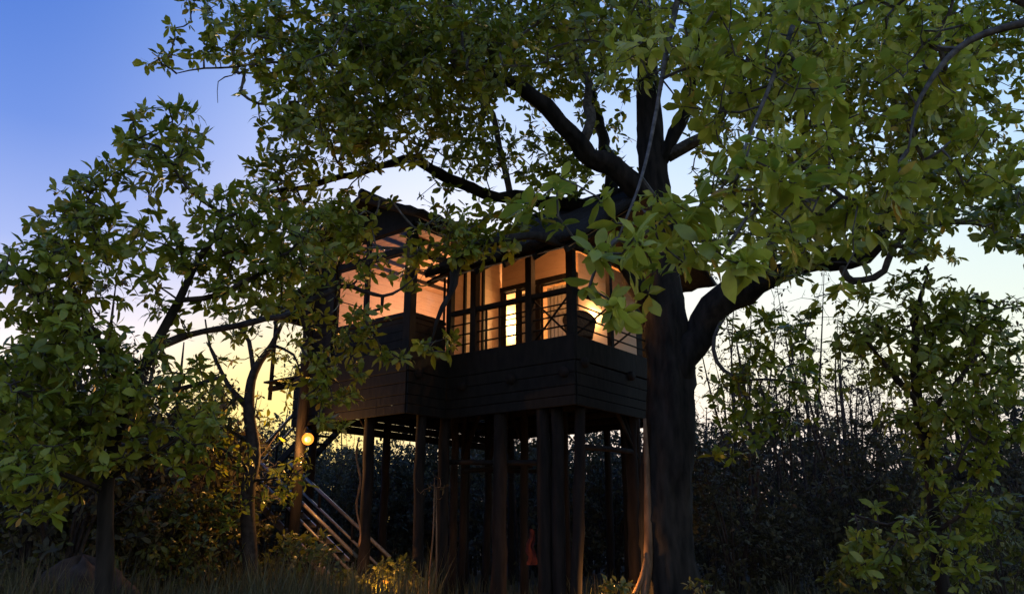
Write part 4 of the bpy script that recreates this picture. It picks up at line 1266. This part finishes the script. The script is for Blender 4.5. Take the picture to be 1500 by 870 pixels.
# ------------------------------------------------------------------ thicket: a few kinds, copied
def proto_plant(name, kind, seed):
    """returns (wood mesh, leaf mesh) in local coordinates, foot at the origin"""
    g = np.random.default_rng(seed)
    limbs, pts = [], []
    if kind == 'bush':
        h = g.uniform(3.2, 4.2)
        for _ in range(9):
            a = g.uniform(0, 6.28); r = g.uniform(.5, 1.6)
            e_ = np.array([r * math.cos(a), r * math.sin(a), h * g.uniform(.55, .95)])
            limbs.append(catmull([[.1 * math.cos(a), .1 * math.sin(a), -.2], e_ * [.35, .35, .5], e_], [.04, .03, .01], .3))
        n = 520
        z = h * g.beta(1.6, 1.3, n); a = g.uniform(0, 6.28, n); r = (1.0 + .75 * np.sin(np.pi * np.clip(z / h, 0, 1)) * g.uniform(.7, 1.2, n)) * np.sqrt(g.uniform(.03, 1, n))
        pts = np.stack([r * np.cos(a), r * np.sin(a), .15 + z], 1)
        ll, mm, r0 = .15, (5, 8), .004
    elif kind == 'leafy':
        h = g.uniform(6.0, 8.0)
        bx, by = g.normal(0, .3, 2)
        tr = catmull([[0, 0, -.3], [bx * .3, by * .3, h * .35], [bx, by, h * .65], [bx * 1.4, by * .6, h * .95]], [.11, .085, .06, .015], .3)
        limbs.append(tr)
        for k in range(9):
            t = g.uniform(.3, .9); p0 = tr[0][int(t * (len(tr[0]) - 1))]
            a = g.uniform(0, 6.28); L_ = g.uniform(.7, 1.6) * (1.2 - t * .5)
            p2 = p0 + np.array([math.cos(a) * L_, math.sin(a) * L_, L_ * g.uniform(.4, .9)])
            limbs.append(catmull([p0, (p0 + p2) / 2 + [0, 0, -.1], p2], [.035, .025, .01], .3))
            c = g.normal(0, 1, (26, 3)) * [.38, .38, .30] + p2
            pts.append(c)
        pts = np.vstack(pts)
        ll, mm, r0 = .15, (4, 7), .004
    else:                                   # bare
        h = g.uniform(6.0, 8.5)
        nst = g.integers(2, 4)
        for s_ in range(nst):
            a = g.uniform(0, 6.28); sp = g.uniform(.3, 1.2)
            tr = catmull([[0, 0, -.3], [sp * .3 * math.cos(a), sp * .3 * math.sin(a), h * .3], [sp * math.cos(a), sp * math.sin(a), h * .65], [sp * 1.3 * math.cos(a + .3), sp * 1.3 * math.sin(a + .3), h * g.uniform(.85, 1)]], [.055, .042, .024, .006], .3)
            limbs.append(tr)
            for k in range(60):
                t = g.uniform(.3, 1); p0 = tr[0][int(t * (len(tr[0]) - 1))]
                aa_ = g.uniform(0, 6.28); L_ = g.uniform(.3, 1.7) * (1.3 - t * .7)
                pts.append(p0 + np.array([math.cos(aa_) * L_ * .7, math.sin(aa_) * L_ * .7, L_ * g.uniform(.5, 1.1)]))
        pts = np.array(pts)
        ll, mm, r0 = .12, (0, 4), .0045
    Vs, Qs, Ts, off = [], [], [], 0
    for i, (P, R) in enumerate(limbs):
        V, t, q = tube(P, R, 6, .04, seed + i)
        Vs.append(V); Qs.append(q + off); Ts.append(t + off); off += len(V)
    P, pa, E_, ra, rb, td = grow(np.vstack([l_[0] for l_ in limbs]), pts, r0=r0, seg=.3, g=g, up=.02)
    V, q = frusta(P[pa], P[E_], ra, rb, 3)
    Vs.append(V); Qs.append(q + off)
    wood = np_mesh(name + '_wood', np.vstack(Vs), np.vstack(Ts), np.vstack(Qs), M['twig_dark'], smooth=True)
    A = td + g.normal(0, .4, td.shape); A[:, 2] += .2
    lf = rosettes(pts, A, ll, mm[0], mm[1], g, droop=.35)
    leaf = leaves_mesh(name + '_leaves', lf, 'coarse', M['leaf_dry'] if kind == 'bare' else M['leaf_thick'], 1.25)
    return wood, leaf


PROTO = {k: [proto_plant(k, k, 100 * i + 7 * len(k)) for i in range(n)] for k, n in (('bush', 4), ('leafy', 4), ('bare', 4))}
NAMES = {'bush': ('thicket_bush', 'stems', 'dense dark bush of the thicket %s', 'bush', 'bushes of the thicket'),
         'leafy': ('thicket_tree', 'trunk', 'thin leafy tree in the thicket %s', 'tree', 'leafy trees of the thicket'),
         'bare': ('bare_tree', 'trunk', 'thin nearly bare tree %s', 'tree', 'bare trees of the thicket')}
tg = np.random.default_rng(70)


def plant(kind, x, y, sc, rz=None, k=None, where='behind the treehouse'):
    nm, wn_, lab, cat, grp = NAMES[kind]
    lab = lab % where; grp = grp + ' ' + where
    wood, leaf = PROTO[kind][int(tg.integers(0, 4)) if k is None else k]
    root_ = empty(nm, (x, y, ground(x, y)), tg.uniform(0, 6.28) if rz is None else rz)
    root_.scale = (sc, sc, sc * tg.uniform(.9, 1.12))
    tag(root_, lab, cat, grp)
    mesh_obj(wn_, wood, root_)
    mesh_obj('crown', leaf, root_)


def row(kind, px0, px1, Y0, Y1, n, s0, s1, where):
    for i in range(n):
        px_ = px0 + (px1 - px0) * (i + tg.uniform(.1, .9)) / n
        y = tg.uniform(Y0, Y1)
        d = y * CP
        plant(kind, (px_ - 750) / F * d, y, tg.uniform(s0, s1), where=where)


RT, MID, LFT, FAR, END = 'to the right of the thick trunk', 'seen between the stilts', 'behind the stairs and the left tree', 'standing behind the first bushes', 'at the far end of the clearing'
row('bush', 1020, 1540, 20, 27, 13, .5, 1.05, RT)
row('bush', 520, 1020, 28, 34, 14, .95, 1.4, MID)
row('bush', -60, 290, 15.5, 20, 7, .85, 1.35, LFT)
row('bush', -60, 300, 20, 27, 7, .8, 1.4, LFT)
row('bush', 300, 580, 28, 31, 8, .7, 1.05, LFT)
row('bush', -80, 1580, 34, 42, 30, .9, 1.6, FAR)
row('bush', -100, 1600, 46, 58, 34, 1.1, 1.9, END)
row('leafy', 1030, 1520, 24, 38, 14, .8, 1.3, RT)
row('leafy', -60, 280, 17, 24, 11, .7, 1.05, LFT)
row('leafy', -40, 460, 28, 38, 14, .9, 1.25, LFT)
row('leafy', 520, 980, 32, 46, 16, .6, .95, MID)
row('bare', 1030, 1500, 24, 40, 30, .7, 1.25, RT)
row('bare', 540, 980, 30, 42, 16, .55, .9, MID)
row('bare', 200, 540, 28, 40, 14, .7, 1.1, LFT)
row('bare', 1330, 1520, 26, 36, 6, .9, 1.1, 'beyond the slim right tree')
plant('bare', (1242 - 750) / F * 23, 24, 1.12, 0.4, 1, RT)
plant('bare', (1262 - 750) / F * 24, 25, .95, 2.0, 2, RT)
plant('bare', (1040 - 750) / F * 23, 24, .75, 1.0, 3, RT)

# far wood beyond the thicket: reads as one mass
n = 9000
fx = tg.uniform(-75, 75, n); fy = tg.uniform(62, 85, n)
fz = np.abs(tg.beta(1.2, 1.6, n)) * (6.0 + 2.0 * np.sin(fx * .3) + 1.2 * np.sin(fx * .83))
lf = rosettes(np.stack([fx, fy, fz], 1), np.stack([np.zeros(n), np.zeros(n), np.ones(n)], 1), .55, 4, 6, tg)
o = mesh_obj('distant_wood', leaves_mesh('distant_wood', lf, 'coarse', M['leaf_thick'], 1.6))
tag(o, 'dark mass of distant wood closing the view behind the thicket', 'wood', kind='stuff')


# ------------------------------------------------------------------ undergrowth near the house
def shrub(name, label, cat, px_, py, Y, h, wdt, n, mat, seed, ll=.13, group=None, singles=0):
    g = np.random.default_rng(seed)
    c = at(px_, py, Y); gx, gy = c[0], c[1]; gz = ground(gx, gy)
    root_ = empty(name, (gx, gy, gz)); tag(root_, label, cat, group)
    limbs = []
    for k in range(6):
        a = g.uniform(0, 6.28); r = wdt * g.uniform(.2, .7)
        limbs.append(catmull([[0, 0, -.1], [r * .4 * math.cos(a), r * .4 * math.sin(a), h * .45], [r * math.cos(a), r * math.sin(a), h * g.uniform(.6, .9)]], [.018, .014, .006], .15))
    z = h * g.beta(2.0, 1.3, n); a = g.uniform(0, 6.28, n); r = wdt * np.sqrt(g.uniform(.02, 1, n)) * (.55 + .6 * np.sin(np.pi * np.clip(z / h, 0, 1)))
    pts = np.stack([r * np.cos(a), r * np.sin(a), .08 + z], 1)
    P, pa, E_, ra, rb, td = grow(np.vstack([l_[0] for l_ in limbs]), pts, r0=.003, seg=.15, g=g)
    Vs, Qs, Ts, off = [], [], [], 0
    for i, (p_, r_) in enumerate(limbs):
        V, t, q = tube(p_, r_, 6); Vs.append(V); Qs.append(q + off); Ts.append(t + off); off += len(V)
    V, q = frusta(P[pa], P[E_], ra, rb, 3); Vs.append(V); Qs.append(q + off)
    mesh_obj('stems', np_mesh('stems', np.vstack(Vs), np.vstack(Ts), np.vstack(Qs), M['twig_dark'], smooth=True), root_)
    A = td + g.normal(0, .4, td.shape); A[:, 2] += .3
    lf = rosettes(pts, A, ll, 4, 7, g, droop=.3)
    mesh_obj('foliage', leaves_mesh('foliage', lf, 'fine', M[mat], 1.25), root_)['kind'] = 'stuff'


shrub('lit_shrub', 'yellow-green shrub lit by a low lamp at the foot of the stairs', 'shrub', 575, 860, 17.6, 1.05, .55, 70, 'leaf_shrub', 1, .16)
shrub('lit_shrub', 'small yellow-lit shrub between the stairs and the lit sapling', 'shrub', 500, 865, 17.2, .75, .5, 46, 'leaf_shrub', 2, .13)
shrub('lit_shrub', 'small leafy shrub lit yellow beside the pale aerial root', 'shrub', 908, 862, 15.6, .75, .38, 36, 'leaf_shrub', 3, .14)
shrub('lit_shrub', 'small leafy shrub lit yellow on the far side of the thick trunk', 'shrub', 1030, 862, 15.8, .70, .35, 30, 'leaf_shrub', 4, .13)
for i, (px_, Y, h, wd, n_, lab) in enumerate(((50, 16.5, 2.6, 1.5, 260, 'dark green shrub behind the earth mound'), (210, 17.0, 2.4, 1.4, 240, 'dark green shrub beside the slim left trunk'), (285, 18.5, 2.5, 1.3, 220, 'dark green shrub below the leaning tree'),
                                              (440, 18.0, 1.5, .9, 120, 'low dark shrub under the stair landing'), (1300, 14.0, 1.5, .9, 160, 'low dark shrub at the foot of the slim right tree'), (1470, 15.5, 2.2, 1.4, 240, 'dark shrub beyond the slim right tree'))):
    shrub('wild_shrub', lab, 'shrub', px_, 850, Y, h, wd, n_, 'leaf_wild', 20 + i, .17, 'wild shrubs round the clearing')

# lit sapling with a bare stem
c = at(633, 868, 17.2)
root = empty('sapling', (c[0], c[1], ground(c[0], c[1]))); tag(root, 'thin bare sapling lit orange in front of the stilts', 'sapling')
for dx, top in ((-.05, 2.75), (.06, 2.55)):
    P, R = catmull([[dx, 0, -.1], [dx * 1.2, .02, .8], [dx * .6 + .02, 0, 1.7], [dx * .3, .02, top]], [.022, .019, .016, .009], .15)
    V, t, q = tube(P, R, 8, .06, 3); mesh_obj('stem', np_mesh('stem', V, t, q, M['root'], smooth=True), root)
pts = np.array([[-.22, 0, 2.5], [-.12, .1, 2.65], [.1, 0, 2.72], [.2, .05, 2.55], [-.02, -.1, 2.8], [-.3, .02, 2.42], [.06, .05, 2.3]])
P, pa, E_, ra, rb, td = grow(np.array([[0, 0, 2.4], [0.02, 0, 2.55]]), pts, r0=.004, seg=.1)
V, q = frusta(P[pa], P[E_], ra, rb, 4)
mesh_obj('twigs', np_mesh('twigs', V, None, q, M['root']), root)['kind'] = 'stuff'
mesh_obj('foliage', leaves_mesh('foliage', rosettes(pts, td + [0, 0, .3], .11, 2, 4), 'fine', M['leaf_dry'], 1.2), root)['kind'] = 'stuff'

# earth mound
c = at(118, 830, 14.0)
nu, nv = 40, 16
V = []
for i in range(nv):
    t = i / (nv - 1)
    for j in range(nu):
        a = j / nu * 6.283
        r = 1.35 * (1 - t) ** .55 * (1 + .12 * math.sin(3 * a + 1) + .06 * math.sin(7 * a + 4 * t) + .05 * rng.standard_normal())
        V.append([r * math.cos(a), r * .8 * math.sin(a), -.15 + 1.28 * t * (1 + .05 * math.sin(5 * a))])
i, j = np.meshgrid(np.arange(nv - 1), np.arange(nu), indexing='ij'); j2 = (j + 1) % nu
q = np.stack([i * nu + j, i * nu + j2, (i + 1) * nu + j2, (i + 1) * nu + j], -1).reshape(-1, 4)
o = mesh_obj('earth_mound', np_mesh('earth_mound', np.array(V), None, q, M['mound'], smooth=True), None, (c[0], c[1], ground(c[0], c[1])))
tag(o, 'rounded bare earth mound in the grass under the left tree', 'mound')


# grass
def grass():
    g = np.random.default_rng(5)
    n = 34000
    y = g.uniform(10.5, 24, n); x = g.uniform(-.72, .72, n) * y
    keep = g.uniform(0, 1, n) < np.where(x < -1.5, 1.0, .35)
    x, y = x[keep], y[keep]; n = len(x)
    z = .10 * np.sin(x * .35 + 1) * np.cos(y * .27) + .05 * np.sin(x * .9 + y * .7) - .02
    clump = .5 + .5 * np.sin(x * 1.7 + 2 * np.sin(y * .9)) * np.cos(y * 1.3)
    h = (.45 + .75 * clump) * g.uniform(.5, 1.3, n) * np.where(x < -1.5, 1.0, .55)
    a = g.uniform(0, 6.28, n); lean = g.uniform(.1, .55, n) * h
    w_ = .008 + .006 * g.uniform(0, 1, n)
    b0 = np.stack([x, y, z], 1); dx = np.stack([np.cos(a), np.sin(a), np.zeros(n)], 1); sx = np.stack([-np.sin(a), np.cos(a), np.zeros(n)], 1)
    up = np.array([0, 0, 1.0])
    p1 = b0 + up * (h * .55)[:, None] + dx * (lean * .3)[:, None]
    p2 = b0 + up * h[:, None] + dx * lean[:, None]
    ww = sx * w_[:, None]
    V = np.stack([b0 - ww, b0 + ww, p1 - ww * .8, p1 + ww * .8, p2], 1).reshape(-1, 3)
    k = (np.arange(n) * 5)[:, None, None]
    T = (k + np.array([[0, 1, 3], [0, 3, 2], [2, 3, 4]])[None]).reshape(-1, 3)
    o_ = mesh_obj('grass', np_mesh('grass', V, T, None, M['grass'], np.repeat(g.uniform(0, 1, n), 5)))
    tag(o_, 'tall dry grass covering the clearing', 'grass', kind='stuff')


grass()
